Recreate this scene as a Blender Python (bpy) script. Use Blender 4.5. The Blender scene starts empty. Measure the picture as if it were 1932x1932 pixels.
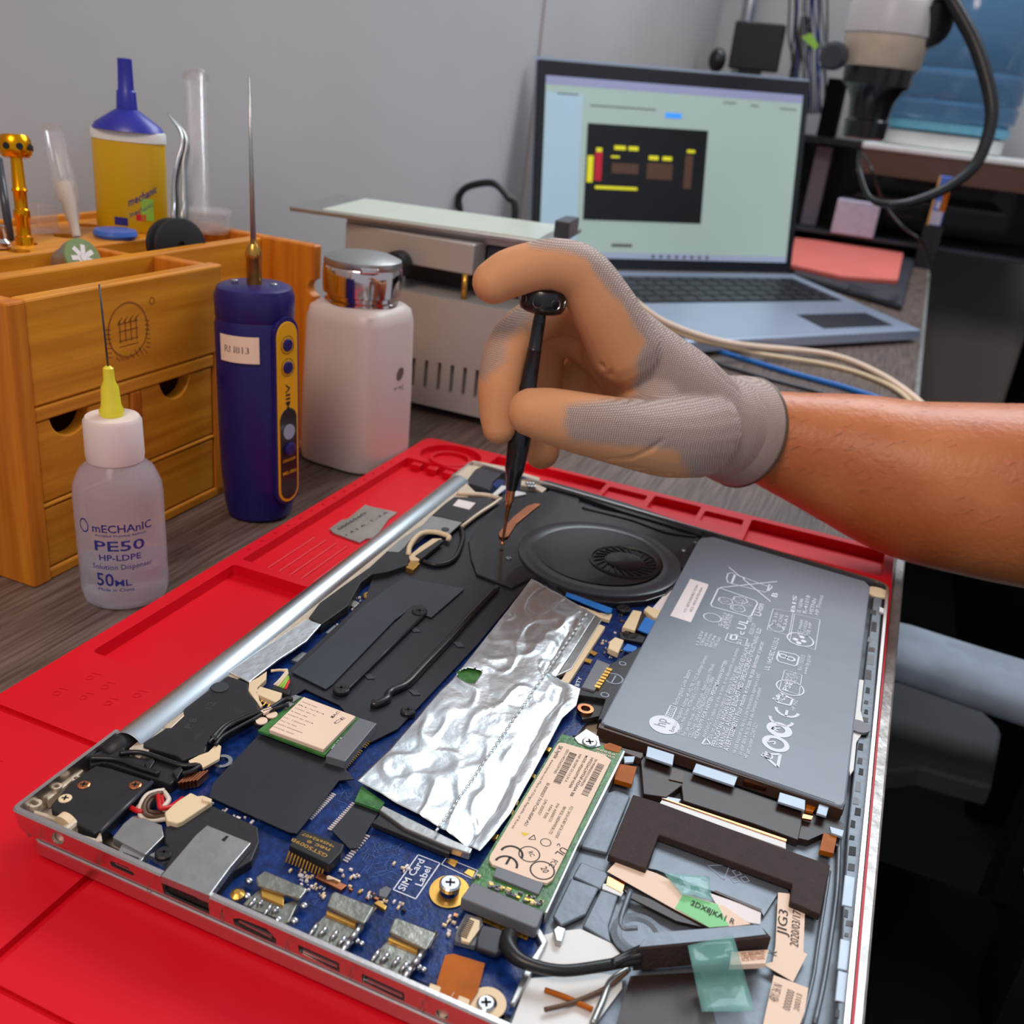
import bpy, bmesh, math, random
from mathutils import Vector, Matrix, Quaternion
from mathutils.geometry import tessellate_polygon
random.seed(7)
S = bpy.context.scene
COL = S.collection
V = Vector
# ---------------------------------------------------------------- camera
FPX = 1818.4
CP = V((0.217904, -0.172703, 0.256073))
YAW, PITCH, ROLL = -0.339535, 0.412449, 0.1160455
cd = V((math.sin(YAW)*math.cos(PITCH), math.cos(YAW)*math.cos(PITCH), -math.sin(PITCH)))
_r = V((math.cos(YAW), -math.sin(YAW), 0)); _u = _r.cross(cd)
cr = _r*math.cos(ROLL)+_u*math.sin(ROLL); cu = -_r*math.sin(ROLL)+_u*math.cos(ROLL)
cam = bpy.data.cameras.new('camera'); camo = bpy.data.objects.new('camera', cam); COL.objects.link(camo)
camo.matrix_world = Matrix(((cr.x, cu.x, -cd.x, CP.x), (cr.y, cu.y, -cd.y, CP.y), (cr.z, cu.z, -cd.z, CP.z), (0, 0, 0, 1)))
cam.sensor_width = 36; cam.lens = FPX/1932*36; cam.clip_start = .01; cam.clip_end = 30
cam.dof.use_dof = True; cam.dof.focus_distance = .37; cam.dof.aperture_fstop = 16
S.camera = camo
# ---------------------------------------------------------------- world, light, exposure
w = bpy.data.worlds.new('world'); S.world = w; w.use_nodes = True
w.node_tree.nodes['Background'].inputs[0].default_value = (.80, .86, 1, 1)
w.node_tree.nodes['Background'].inputs[1].default_value = .5
def area(name, loc, target, sx, sy, power, col):
    l = bpy.data.lights.new(name, 'AREA'); l.shape = 'RECTANGLE'; l.size = sx; l.size_y = sy; l.energy = power; l.color = col
    o = bpy.data.objects.new(name, l); COL.objects.link(o); o.location = loc
    o.rotation_euler = (V(target)-V(loc)).to_track_quat('-Z', 'Y').to_euler(); return o
area('ceiling_panel_light', (.25, 1.75, 1.6), (.1, .5, 0), 1.7, .8, 38, (.84, .93, 1))
area('warm_fill_light', (.05, -.8, 1.5), (-.1, .3, 0), .5, .5, 13, (1, .79, .66))  # added warm fill for the left side, no such lamp is seen
S.view_settings.view_transform = 'Standard'; S.view_settings.look = 'None'
S.view_settings.gamma = 1; S.view_settings.use_curve_mapping = False; S.view_settings.exposure = 0.0

# ---------------------------------------------------------------- helpers
def ray(px, py): return cd + cr*((px-966)/FPX) - cu*((py-966)/FPX)
def at(px, py, z): v = ray(px, py); return CP + v*((z-CP.z)/v.z)
def atx(px, py, x): v = ray(px, py); return CP + v*((x-CP.x)/v.x)
def aty(px, py, y): v = ray(px, py); return CP + v*((y-CP.y)/v.y)
def atd(px, py, d): return CP + ray(px, py)*d
KO = {0: (0, 0, 1, 1), 1: (0, 1240, .2588), 2: (400, 1100, .2588), 3: (400, 1450, .2588), 4: (780, 1350, .2588), 5: (1040, 1380, .3106),
      6: (850, 850, .2588), 7: (1100, 1000, .3106), 8: (500, 850, .2588), 9: (780, 800, .1553)}
def K(k, x, y): o = KO[k]; return (o[0]+x*o[2], o[1]+y*o[2])
def kat(k, x, y, z): return at(*K(k, x, y), z)

def front(px, py, r_):
    p = at(px, py, 0); d = (p-CP); d.z = 0; return p+d.normalized()*r_
def lin(c): c /= 255; return c/12.92 if c <= .04045 else ((c+.055)/1.055)**2.4
def rgb(r, g, b): return (lin(r), lin(g), lin(b), 1)
MATS = {}
def M(name, col, rough=.5, metal=0, vary=.12, scale=60, bump=0, bscale=300, trans=0, ior=1.45, alpha=1, emit=0, coat=0, stretch=(1, 1, 1), col2=None, kind='noise', sss=0, spec=None, ramp=(.35, .65)):
    m = bpy.data.materials.new(name); m.use_nodes = True; nt = m.node_tree; b = nt.nodes['Principled BSDF']
    c = rgb(*col); c2 = rgb(*col2) if col2 else tuple(x*(1-vary) for x in c[:3])+(1,)
    tc = nt.nodes.new('ShaderNodeTexCoord'); mp = nt.nodes.new('ShaderNodeMapping'); mp.inputs['Scale'].default_value = stretch
    nt.links.new(tc.outputs['Object'], mp.inputs['Vector'])
    if kind == 'noise':
        n = nt.nodes.new('ShaderNodeTexNoise'); n.inputs['Scale'].default_value = scale; n.inputs['Detail'].default_value = 4
        fac = n.outputs['Fac']
    elif kind == 'wave':
        n = nt.nodes.new('ShaderNodeTexWave'); n.inputs['Scale'].default_value = scale; n.inputs['Distortion'].default_value = 6
        n.inputs['Detail'].default_value = 3; n.inputs['Detail Scale'].default_value = 1.5; fac = n.outputs['Fac']
    elif kind == 'voronoi':
        n = nt.nodes.new('ShaderNodeTexVoronoi'); n.inputs['Scale'].default_value = scale; fac = n.outputs['Distance']
    nt.links.new(mp.outputs[0], n.inputs['Vector'])
    cr_ = nt.nodes.new('ShaderNodeValToRGB'); cr_.color_ramp.elements[0].position = ramp[0]; cr_.color_ramp.elements[1].position = ramp[1]
    cr_.color_ramp.elements[0].color = c2; cr_.color_ramp.elements[1].color = c
    nt.links.new(fac, cr_.inputs[0]); nt.links.new(cr_.outputs[0], b.inputs['Base Color'])
    b.inputs['Roughness'].default_value = rough; b.inputs['Metallic'].default_value = metal
    b.inputs['Transmission Weight'].default_value = trans; b.inputs['IOR'].default_value = ior; b.inputs['Alpha'].default_value = alpha
    b.inputs['Coat Weight'].default_value = coat
    if spec is not None: b.inputs['Specular IOR Level'].default_value = spec
    if sss: b.inputs['Subsurface Weight'].default_value = sss; b.inputs['Subsurface Radius'].default_value = (.01, .004, .002); b.inputs['Subsurface Scale'].default_value = .5
    if emit:
        nt.links.new(cr_.outputs[0], b.inputs['Emission Color']); b.inputs['Emission Strength'].default_value = emit
    if bump:
        n2 = nt.nodes.new('ShaderNodeTexNoise'); n2.inputs['Scale'].default_value = bscale; n2.inputs['Detail'].default_value = 3
        nt.links.new(mp.outputs[0], n2.inputs['Vector']); bp = nt.nodes.new('ShaderNodeBump'); bp.inputs['Strength'].default_value = bump; bp.inputs['Distance'].default_value = .001
        nt.links.new(n2.outputs['Fac'], bp.inputs['Height']); nt.links.new(bp.outputs[0], b.inputs['Normal'])
    MATS[name] = m; return m

def link_bm(name, bm, m, parent=None, smooth=False, loc=None):
    bmesh.ops.recalc_face_normals(bm, faces=bm.faces) if not smooth == 'keep' else None
    me = bpy.data.meshes.new(name); bm.to_mesh(me); bm.free()
    if isinstance(m, (list, tuple)):
        for x in m: me.materials.append(x)
    else: me.materials.append(m)
    if smooth: me.shade_smooth()
    o = bpy.data.objects.new(name, me); COL.objects.link(o)
    if parent is not None:
        o.parent = parent
        if parent.parent is None and parent.type == 'EMPTY': o.location = -V(parent.location)
    return o
def tag(o, label=None, cat=None, group=None, kind=None):
    if label: o['label'] = label
    if cat: o['category'] = cat
    if group: o['group'] = group
    if kind: o['kind'] = kind
    return o
def thing(name, label, cat, loc, group=None):
    o = bpy.data.objects.new(name, None); COL.objects.link(o); o.location = loc; o.empty_display_size = .01
    return tag(o, label, cat, group)
def add_prism(bm, top, th, down=V((0, 0, -1)), mi=0):
    """closed solid: polygon top (world points) pushed th along down"""
    top = [V(p) for p in top]; n = len(top)
    a = [bm.verts.new(p) for p in top]; b = [bm.verts.new(p+down*th) for p in top]
    try:
        tri = tessellate_polygon([top])
        f = bmesh.ops.contextual_create
        bm.faces.new(a).material_index = mi; bm.faces.new(b[::-1]).material_index = mi
        for i in range(n): bm.faces.new((a[i], b[i], b[(i+1) % n], a[(i+1) % n])).material_index = mi
    except ValueError: pass
def add_box(bm, c, s, rot=None, mi=0):
    c = V(c); R_ = rot if rot is not None else Matrix.Identity(3)
    vs = [bm.verts.new(c+R_@V((sx*s[0]/2, sy*s[1]/2, sz*s[2]/2))) for sx in (-1, 1) for sy in (-1, 1) for sz in (-1, 1)]
    for q in ((0, 1, 3, 2), (4, 6, 7, 5), (0, 4, 5, 1), (2, 3, 7, 6), (0, 2, 6, 4), (1, 5, 7, 3)):
        bm.faces.new([vs[i] for i in q]).material_index = mi
def aabb(bm, x0, x1, y0, y1, z0, z1, mi=0): add_box(bm, ((x0+x1)/2, (y0+y1)/2, (z0+z1)/2), (abs(x1-x0), abs(y1-y0), abs(z1-z0)), mi=mi)
def add_lathe(bm, prof, origin, axis=V((0, 0, 1)), n=32, cap=True, sx=1, sy=1, rotz=0, power=2, mi=0):
    """profile [(r, h)] revolved about axis; power > 2 gives a rounded square"""
    axis = V(axis).normalized(); q = V((0, 0, 1)).rotation_difference(axis); origin = V(origin); rings = []
    for r, h in prof:
        ring = []
        for i in range(n):
            a = 2*math.pi*i/n; c, s = math.cos(a), math.sin(a)
            k = 1 if power == 2 else (abs(c)**power+abs(s)**power)**(-1/power)
            p = V((c*r*sx*k, s*r*sy*k, 0)); p.rotate(Matrix.Rotation(rotz, 3, 'Z')); p.z = h
            ring.append(bm.verts.new(origin+q@p))
        rings.append(ring)
    for a, b in zip(rings, rings[1:]):
        for i in range(n): bm.faces.new((a[i], a[(i+1) % n], b[(i+1) % n], b[i])).material_index = mi
    if cap:
        for rr, rev in ((rings[0], True), (rings[-1], False)):
            try: bm.faces.new(rr[::-1] if rev else rr).material_index = mi
            except ValueError: pass
def cat_rom(P, n=8):
    P = [V(p) for p in P]
    if len(P) < 3: return P
    Q = [P[0]*2-P[1]]+P+[P[-1]*2-P[-2]]; out = []
    for i in range(1, len(Q)-2):
        for j in range(n):
            t = j/n; a, b, c, d = Q[i-1], Q[i], Q[i+1], Q[i+2]
            out.append(.5*((2*b)+(c-a)*t+(2*a-5*b+4*c-d)*t*t+(3*b-a-3*c+d)*t**3))
    out.append(P[-1]); return out
def add_tube(bm, P, R, n=10, smooth=8, round_ends=False, mi=0, flat=None):
    """swept tube; R number or list per control point; flat=(vector, factor) squashes the section along vector"""
    if not isinstance(R, (list, tuple)): R = [R]*len(P)
    if smooth and len(P) > 2:
        PP = cat_rom([V((*p, )) for p in P], smooth); RR = [q.x for q in cat_rom([V((r_, 0, 0)) for r_ in R], smooth)]
    else: PP = [V(p) for p in P]; RR = list(R)
    if round_ends:
        d0 = (PP[0]-PP[1]).normalized(); d1 = (PP[-1]-PP[-2]).normalized(); a = []; b = []
        for k in (1, 2, 3, 4):
            t = k/4*math.pi/2*.98; a.append((PP[0]+d0*RR[0]*math.sin(t), RR[0]*math.cos(t))); b.append((PP[-1]+d1*RR[-1]*math.sin(t), RR[-1]*math.cos(t)))
        PP = [p for p, _ in a[::-1]]+PP+[p for p, _ in b]; RR = [r_ for _, r_ in a[::-1]]+RR+[r_ for _, r_ in b]
    T = [(PP[min(i+1, len(PP)-1)]-PP[max(i-1, 0)]).normalized() for i in range(len(PP))]
    up = V((0, 0, 1)) if abs(T[0].z) < .9 else V((1, 0, 0)); N = (up-T[0]*up.dot(T[0])).normalized(); rings = []
    for i, p in enumerate(PP):
        if i: N = (N-T[i]*N.dot(T[i])).normalized()
        B = T[i].cross(N); ring = []
        for k in range(n):
            a = 2*math.pi*k/n; v = (N*math.cos(a)+B*math.sin(a))*RR[i]
            if flat: f = flat[0]; v -= f*v.dot(f)*(1-flat[1])
            ring.append(bm.verts.new(p+v))
        rings.append(ring)
    for a, b in zip(rings, rings[1:]):
        for i in range(n): bm.faces.new((a[i], a[(i+1) % n], b[(i+1) % n], b[i])).material_index = mi
    bm.faces.new(rings[0][::-1]).material_index = mi; bm.faces.new(rings[-1]).material_index = mi
def add_blob(bm, c, r, seg=14, rot=None):
    m = Matrix.Translation(V(c)) @ (rot.to_4x4() if rot else Matrix.Identity(4)) @ Matrix.Diagonal((r[0], r[1], r[2], 1))
    bmesh.ops.create_uvsphere(bm, u_segments=seg, v_segments=seg//2+2, radius=1, matrix=m)
def mod(o, kind, **k):
    m = o.modifiers.new(kind.lower(), kind)
    for a, b in k.items(): setattr(m, a, b)
    return m
def bevel(o, w_=.0005, seg=2): mod(o, 'BEVEL', width=w_, segments=seg, limit_method='ANGLE', angle_limit=.6); return o
def apply(o):
    dg = bpy.context.evaluated_depsgraph_get(); me = bpy.data.meshes.new_from_object(o.evaluated_get(dg)); o.modifiers.clear(); o.data = me
def cut(o, bms):
    """boolean difference with a list of bmeshes"""
    for bm in bms:
        bmesh.ops.recalc_face_normals(bm, faces=bm.faces); me = bpy.data.meshes.new('c'); bm.to_mesh(me); bm.free()
        c = bpy.data.objects.new('c', me); COL.objects.link(c)
        m = mod(o, 'BOOLEAN', operation='DIFFERENCE', solver='EXACT', object=c)
        bpy.context.view_layer.update(); apply(o); bpy.data.objects.remove(c)
def polyobj(name, k, pts, z, th, m, parent, bev=0, label=None, smooth=False):
    bm = bmesh.new(); add_prism(bm, [kat(k, x, y, z) for x, y in pts], th); o = link_bm(name, bm, m, parent, smooth)
    if bev: bevel(o, bev)
    if label: o['label'] = label
    return o
def boxobj(name, x0, x1, y0, y1, z0, z1, m, parent=None, bev=0):
    bm = bmesh.new(); aabb(bm, x0, x1, y0, y1, z0, z1); o = link_bm(name, bm, m, parent)
    if bev: bevel(o, bev)
    return o
def lathe(name, prof, origin, m, parent=None, smooth=True, **k):
    bm = bmesh.new(); add_lathe(bm, prof, origin, **k); o = link_bm(name, bm, m, parent)
    if smooth:
        o.data.shade_smooth(); mod(o, 'EDGE_SPLIT', split_angle=.7)
    return o
def tube(name, P, R, m, parent=None, **k):
    bm = bmesh.new(); add_tube(bm, P, R, **k); o = link_bm(name, bm, m, parent, True); return o
_fc = {}
def glyphs(s, bold=False):
    """flat letter outlines as (verts, faces), baseline at 0, cap height 1"""
    if (s, bold) in _fc: return _fc[(s, bold)]
    cu_ = bpy.data.curves.new('t', 'FONT'); cu_.body = s; cu_.size = 1; cu_.resolution_u = 2; cu_.offset = .012 if bold else 0
    o = bpy.data.objects.new('t', cu_); COL.objects.link(o); bpy.context.view_layer.update()
    me = bpy.data.meshes.new_from_object(o.evaluated_get(bpy.context.evaluated_depsgraph_get()))
    vs = [v.co.copy() for v in me.vertices]; fs = [tuple(p.vertices) for p in me.polygons]
    bpy.data.objects.remove(o); bpy.data.meshes.remove(me); bpy.data.curves.remove(cu_)
    x0 = min(v.x for v in vs); x1 = max(v.x for v in vs)
    r_ = ([V(((v.x-x0), v.y, 0)) for v in vs], fs, x1-x0); _fc[(s, bold)] = r_; return r_
def add_text(bm, s, fn, width, height, bold=False, mi=0):
    """fn maps (x along, y up) in metres to a world point; height = capital height"""
    vs, fs, wd = glyphs(s, bold); kx = width/wd; ky = height/.7
    bv = [bm.verts.new(fn(v.x*kx, v.y*ky)) for v in vs]
    for f in fs:
        try: bm.faces.new([bv[i] for i in f]).material_index = mi
        except ValueError: pass
def flatfn(p0, xd, z=None, n=V((0, 0, 1))):
    xd = V(xd).normalized(); yd = n.cross(xd); return lambda x, y: V(p0)+xd*x+yd*y
def text_px(bm, s, p0, p1, z, height, bold=False, mi=0):
    a = at(*p0, z); b = at(*p1, z); add_text(bm, s, flatfn(a, b-a), (b-a).length, height, bold, mi)
def add_line(bm, a, b, wd, n=V((0, 0, 1)), mi=0):
    a = V(a); b = V(b); s = n.cross((b-a).normalized())*wd/2; v = [bm.verts.new(p) for p in (a-s, b-s, b+s, a+s)]; bm.faces.new(v).material_index = mi
def add_ring(bm, c, r0, r1, n=24, nrm=None, mi=0):
    ex = V((1, 0, 0)); ey = V((0, 1, 0))
    if nrm: q = V((0, 0, 1)).rotation_difference(nrm); ex = q@ex; ey = q@ey
    a = [bm.verts.new(V(c)+(ex*math.cos(2*math.pi*i/n)+ey*math.sin(2*math.pi*i/n))*r0) for i in range(n)] if r0 > 0 else None
    b = [bm.verts.new(V(c)+(ex*math.cos(2*math.pi*i/n)+ey*math.sin(2*math.pi*i/n))*r1) for i in range(n)]
    if a:
        for i in range(n): bm.faces.new((a[i], b[i], b[(i+1) % n], a[(i+1) % n])).material_index = mi
    else: bm.faces.new(b).material_index = mi
def screw(parent, p, r_=.0022, h=.0012, m=None, name='screw', slot=True):
    bm = bmesh.new(); p = V(p); add_lathe(bm, [(r_, -h), (r_, 0), (r_*.8, h*.35)], p, n=16)
    if slot:
        for a in (0, math.pi/2): add_box(bm, p+V((0, 0, h*.36)), (r_*1.1, r_*.28, h*.1), Matrix.Rotation(a+.5, 3, 'Z'), mi=1)
    return link_bm(name, bm, [m or MATS['steel'], MATS['dark_slot']], parent)
# ---------------------------------------------------------------- materials
M('wall', (188, 184, 183), .75, vary=.06, scale=3, bump=.15, bscale=40)
M('floor', (14, 12, 15), .85, vary=.3, scale=8, spec=.15)
M('laminate', (116, 99, 90), .40, col2=(76, 60, 51), kind='noise', scale=34, stretch=(12, .5, 1), bump=.2, bscale=60, ramp=(.34, .66))
M('band', (176, 172, 168), .35, metal=.55, vary=.35, scale=120, bump=.5, bscale=220, stretch=(1, .5, 1))
M('dark_slot', (12, 12, 13), .6); M('steel', (196, 198, 202), .25, 1, vary=.08)
M('silver', (206, 206, 208), .34, .9, vary=.04, scale=30, bump=.04, bscale=900)
M('silver_side', (214, 208, 206), .30, 1, vary=.05, scale=30, bump=.05, bscale=900)
M('barrel', (214, 222, 226), .34, 1, vary=.05, scale=30)
M('magnesium', (214, 196, 172), .45, .35, vary=.12, scale=160, bump=.2, bscale=500)
M('grey_frame', (112, 120, 128), .42, .4, vary=.15, scale=90, bump=.15, bscale=300)
M('red', (216, 6, 30), .42, vary=.06, scale=20, bump=.05, bscale=500, spec=.4)
M('black_plastic', (34, 33, 36), .48, vary=.2, scale=120, bump=.08, bscale=900)
M('black_film', (40, 41, 48), .38, vary=.25, scale=25, bump=.25, bscale=45)
M('gloss_film', (58, 66, 74), .24, vary=.2, scale=30, bump=.12, bscale=30)
M('fan_black', (26, 24, 29), .3, vary=.2, scale=40, bump=.05, bscale=80)
M('fan_ring', (62, 64, 72), .28, vary=.1, scale=40)
M('pcb', (20, 52, 118), .32, col2=(11, 34, 84), scale=320, bump=.15, bscale=600, ramp=(.35, .65), spec=.35)
M('pcb_green', (70, 128, 62), .32, col2=(48, 98, 46), scale=200, bump=.2, bscale=600)
M('gold', (220, 170, 84), .32, .9, vary=.15); M('copper', (222, 140, 96), .28, 1, vary=.2, scale=120)
M('cream', (232, 208, 168), .5, vary=.06); M('cream_label', (240, 212, 188), .6, vary=.04, scale=20); M('white_label', (232, 222, 220), .55, vary=.03)
M('ink', (40, 30, 30), .6); M('ink_grey', (104, 88, 84), .6); M('white_ink', (222, 228, 238), .5, vary=.03); M('grey_ink', (150, 160, 178), .5, vary=.03)
M('battery', (124, 134, 146), .34, vary=.1, scale=14, bump=.12, bscale=60); M('battery_edge', (70, 50, 38), .4)
M('foil', (234, 241, 243), .36, 1, vary=.05, scale=60, bump=.42, bscale=150)
M('shield', (176, 176, 174), .34, .85, vary=.1, scale=120, bump=.1, bscale=300); M('connector_metal', (150, 150, 140), .35, .8, vary=.25, scale=200, bump=.3, bscale=300)
M('brown_foam', (58, 42, 38), .75, vary=.2, scale=250, bump=.4, bscale=700); M('brown_film', (48, 34, 30), .4, vary=.3, scale=60, bump=.1, bscale=100)
M('kapton', (184, 96, 6), .45, spec=.2, vary=.35, scale=70); M('blue_tab', (36, 116, 200), .4); M('white_plastic', (224, 224, 220), .4, vary=.05)
M('clear_tape', (150, 216, 206), .08, trans=.0, alpha=.30, bump=.6, bscale=120); M('green_tape', (116, 206, 120), .35, alpha=.85)
M('red_wire', (210, 30, 34), .4); M('white_wire', (226, 214, 196), .45); M('brown_wire', (96, 70, 50), .45); M('black_wire', (28, 27, 29), .35); M('green_wire', (150, 196, 70), .4)
M('pale_tab', (170, 184, 198), .4, .2); M('grey_chip', (108, 110, 116), .4, vary=.1); M('tin', (172, 172, 164), .38, .7, vary=.15, scale=60, bump=.2, bscale=200)
# ---------------------------------------------------------------- setting
def struct(o): o['kind'] = 'structure'; return o
WX = -.33
struct(boxobj('wall_left', WX-.1, WX, -1.6, 2.45, -.75, 2.2, MATS['wall']))
struct(boxobj('wall_back', WX-.1, 2.6, 2.55, 2.65, -.75, 2.2, MATS['wall']))
struct(boxobj('floor', WX-.1, 2.6, -1.6, 2.65, -.8, -.75, MATS['floor']))
struct(boxobj('trim_1', WX, WX+.004, 1.262, 1.276, .0, 2.2, MATS['wall']))
# workbench
def TE(y): return .2658+.0105*y
wb = thing('workbench', 'long workbench with dark wood grain laminate top and worn metal edge strip', 'workbench', (0, .5, 0))
bm = bmesh.new(); add_prism(bm, [(WX+.0015, -.9, 0), (TE(-.9)-.0061, -.9, 0), (TE(2.5)-.0061, 2.5, 0), (WX+.0015, 2.5, 0)], .025); link_bm('tabletop', bm, MATS['laminate'], wb)
bm = bmesh.new(); add_prism(bm, [(TE(-.9)-.006, -.9, .0003), (TE(-.9), -.9, .0003), (TE(2.5), 2.5, .0003), (TE(2.5)-.006, 2.5, .0003)], .028); bevel(link_bm('edge_strip', bm, MATS['band'], wb), .001)
for y in (-.8, 2.3):
    for x in (WX+.05, .2): link_bm('leg', (lambda b: (aabb(b, x-.02, x+.02, y-.02, y+.02, -.75, -.025), b)[1])(bmesh.new()), MATS['black_plastic'], wb)
# ---------------------------------------------------------------- silicone mat
MZ = .009
mx0, mx1, my0, my1 = -.0765, .2618, -.13, .452
def rpoly(x0, x1, y0, y1, r, n=5):
    out = []
    for cx, cy, a0 in ((x1-r, y0+r, -90), (x1-r, y1-r, 0), (x0+r, y1-r, 90), (x0+r, y0+r, 180)):
        for i in range(n+1):
            a = math.radians(a0+90*i/n); out.append((cx+r*math.cos(a), cy+r*math.sin(a)))
    return out
bm = bmesh.new(); add_prism(bm, [(x, y, MZ) for x, y in rpoly(mx0, mx1, my0, my1, .008)], MZ-.0003)
mat = link_bm('silicone_mat', bm, MATS['red'])
tag(mat, 'bright red silicone repair mat with moulded trays under the open laptop', 'mat')
def pocket(x0, x1, y0, y1, d, r=.002):
    b = bmesh.new(); add_prism(b, [(x, y, .02) for x, y in rpoly(x0, x1, y0, y1, r, 3)], .02-MZ+d); return b
cs = [pocket(-.0690, .012, .1056, .2064, .0065), pocket(-.0690, .012, .2131, .4044, .0060),
      pocket(-.017, .0672, .4245, .4475, .005), pocket(.0705, .0985, .4215, .4425, .003), pocket(.1025, .1355, .4215, .446, .0055),
      pocket(.1390, .1655, .4215, .4415, .003), pocket(.1700, .2560, .405, .446, .0065), pocket(-.05, -.0242, -.2, .0, .0004, .001)]
b = bmesh.new(); add_lathe(b, [(.0222, .02), (.0222, MZ-.0045)], (-.0455, .4265, 0), n=48); cs.append(b)
b = bmesh.new(); aabb(b, -.08, .3, .0555, .0585, MZ-.0022, .02); cs.append(b)
b = bmesh.new(); aabb(b, .0235, .0275, -.2, .0565, MZ-.003, .02); cs.append(b)
b = bmesh.new(); aabb(b, .02, .3, -.038, -.0362, MZ-.002, .02); cs.append(b)
for i in range(14):  # small dimples along the left rim
    b = bmesh.new(); add_lathe(b, [(.0011, .02), (.0011, MZ-.0006)], (-.0728, .225+i*.0125, 0), n=10); cs.append(b)
cut(mat, cs); bevel(mat, .0007, 2)
def pad(name, bm): o = link_bm(name, bm, MATS['red'], mat); return bevel(o, .0004)
b = bmesh.new(); add_lathe(b, [(.0150, .0040), (.0150, .0072), (.0128, .0072), (.0128, .0046)], (-.0455, .4265, 0), n=40, cap=False); pad('round_ridge', b)
for i in range(4):
    b = bmesh.new(); aabb(b, -.063+i*.0125, -.056+i*.0125, .398, .4046, .003, .0075); pad('tool_notch', b)
b = bmesh.new()
for i in range(7): aabb(b, -.060+i*.0072, -.0573+i*.0072, .219, .268, .0028, .0038)
pad('ribbed_panel', b)
b = bmesh.new()   # raised writing pressed in the mat top
for x, y in ((-.055, .09), (-.045, .088), (-.047, .078), (-.036, .08), (-.058, .075), (-.03, .09), (-.06, .04), (-.052, .036), (-.058, .025), (-.044, .03)):
    add_ring(b, (x, y, MZ+.0002), .0012, .0016, 12); add_line(b, (x-.002, y+.003, MZ+.0002), (x+.002, y+.004, MZ+.0002), .0004)
    link_bm('moulded_mark', b, MATS['red'], mat); b = bmesh.new()
b.free()
# tin name plate lying in the tray
pts = [(470, 570), (560, 505), (600, 500), (730, 395), (780, 410), (850, 425), (965, 450), (900, 500), (800, 640), (740, 640), (690, 670), (500, 600)]
bm = bmesh.new(); add_prism(bm, [kat(8, x, y, .0042) for x, y in pts], .0009); pl = link_bm('name_plate', bm, [MATS['tin'], MATS['ink']])
tag(pl, 'small grey metal plate with black printing lying in the red tray', 'plate'); mod(pl, 'SOLIDIFY', thickness=.0001)
bm = bmesh.new(); text_px(bm, '000656D', K(8, 545, 580), K(8, 745, 455), .00435, .0022, True); text_px(bm, '1 4 1 A . 1 . 2 A', K(8, 600, 620), K(8, 900, 450), .00435, .0020, True)
link_bm('plate_print', bm, MATS['ink'], pl)
# ---------------------------------------------------------------- the open laptop
LP = thing('laptop', 'silver laptop lying upside down without its bottom cover, circuit boards exposed, on red mat', 'laptop', (.128, .18, MZ))
RIM = .030
A_, B_, C_, D_ = V((-.0007, .0008, 0)), V((-.0087, .3769, 0)), V((.2574, .3500, 0)), V((.2573, .0003, 0))
def inset(P, d):
    n = len(P); out = []
    for i in range(n):
        p0, p1, p2 = P[i-1], P[i], P[(i+1) % n]
        n1 = V((0, 0, 1)).cross((p1-p0).normalized()); n2 = V((0, 0, 1)).cross((p2-p1).normalized())
        b_ = (n1+n2).normalized(); out.append(p1+b_*d/max(.3, b_.dot(n1)))
    return out
def roundp(P, r, n=5):
    out = []; m = len(P)
    for i in range(m):
        p0, p1, p2 = P[i-1], P[i], P[(i+1) % m]; a = (p0-p1).normalized(); b = (p2-p1).normalized()
        rr = r[i] if isinstance(r, (list, tuple)) else r
        s, e = p1+a*rr, p1+b*rr
        for k in range(n+1):
            t = k/n; out.append(s*(1-t)**2+p1*2*t*(1-t)+e*t*t)
    return out
Q4 = [A_, D_, C_, B_]   # counter-clockwise
def ringz(P, z): return [V((p.x, p.y, z)) for p in P]
ro = roundp(Q4, (.003, .006, .009, .006)); r1 = [(p*1) for p in ro]
bm = bmesh.new(); n = len(ro)
rings = [ringz(inset(ro, .0038), .0172), ringz(inset(ro, .0012), .0215), ringz(ro, RIM-.0006), ringz(inset(ro, .0005), RIM), ringz(inset(ro, .0019), RIM), ringz(inset(ro, .0020), .0205)]
vr = [[bm.verts.new(p) for p in r_] for r_ in rings]
for a, b in zip(vr, vr[1:]):
    for i in range(n): bm.faces.new((a[i], a[(i+1) % n], b[(i+1) % n], b[i]))
bm.faces.new(vr[0][::-1]); bm.faces.new(vr[-1])
shell = link_bm('base_shell', bm, MATS['silver_side'], LP)
def side_cut(k, pts, y=.001):
    w_ = [aty(*K(k, *p), y) for p in pts]; b = bmesh.new(); add_prism(b, [p+V((0, -.006, 0)) for p in w_], .014, V((0, 1, 0))); return b
def ell(cx, cy, rx, ry, n=16): return [(cx+rx*math.cos(2*math.pi*i/n), cy+ry*math.sin(2*math.pi*i/n)) for i in range(n)]
USBA = [(625, 1285), (925, 1420), (920, 1500), (625, 1350)]; USBB = [(1090, 1495), (1400, 1640), (1395, 1715), (1085, 1565)]
HD = [(145, 1100), (200, 1095), (400, 1170), (460, 1250), (455, 1305), (150, 1150)]
RJ = [(1172, 1560), (1520, 1715), (1515, 1890), (1180, 1740)]
UC = [(795, 1495), (815, 1490), (930, 1535), (975, 1590), (960, 1602), (800, 1530)]
cut(shell, [side_cut(1, ell(415, 1325, 48, 52)), side_cut(1, UC), side_cut(1, RJ), side_cut(3, HD), side_cut(3, USBA), side_cut(3, USBB), side_cut(3, ell(1672, 1805, 52, 50))])
b = bmesh.new(); add_prism(b, [V((-.02, .048, .04)), V((.012, .048, .04)), V((.004, .344, .04)), V((-.02, .344, .04))], .0165); cut(shell, [b])
bm = bmesh.new()
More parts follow.
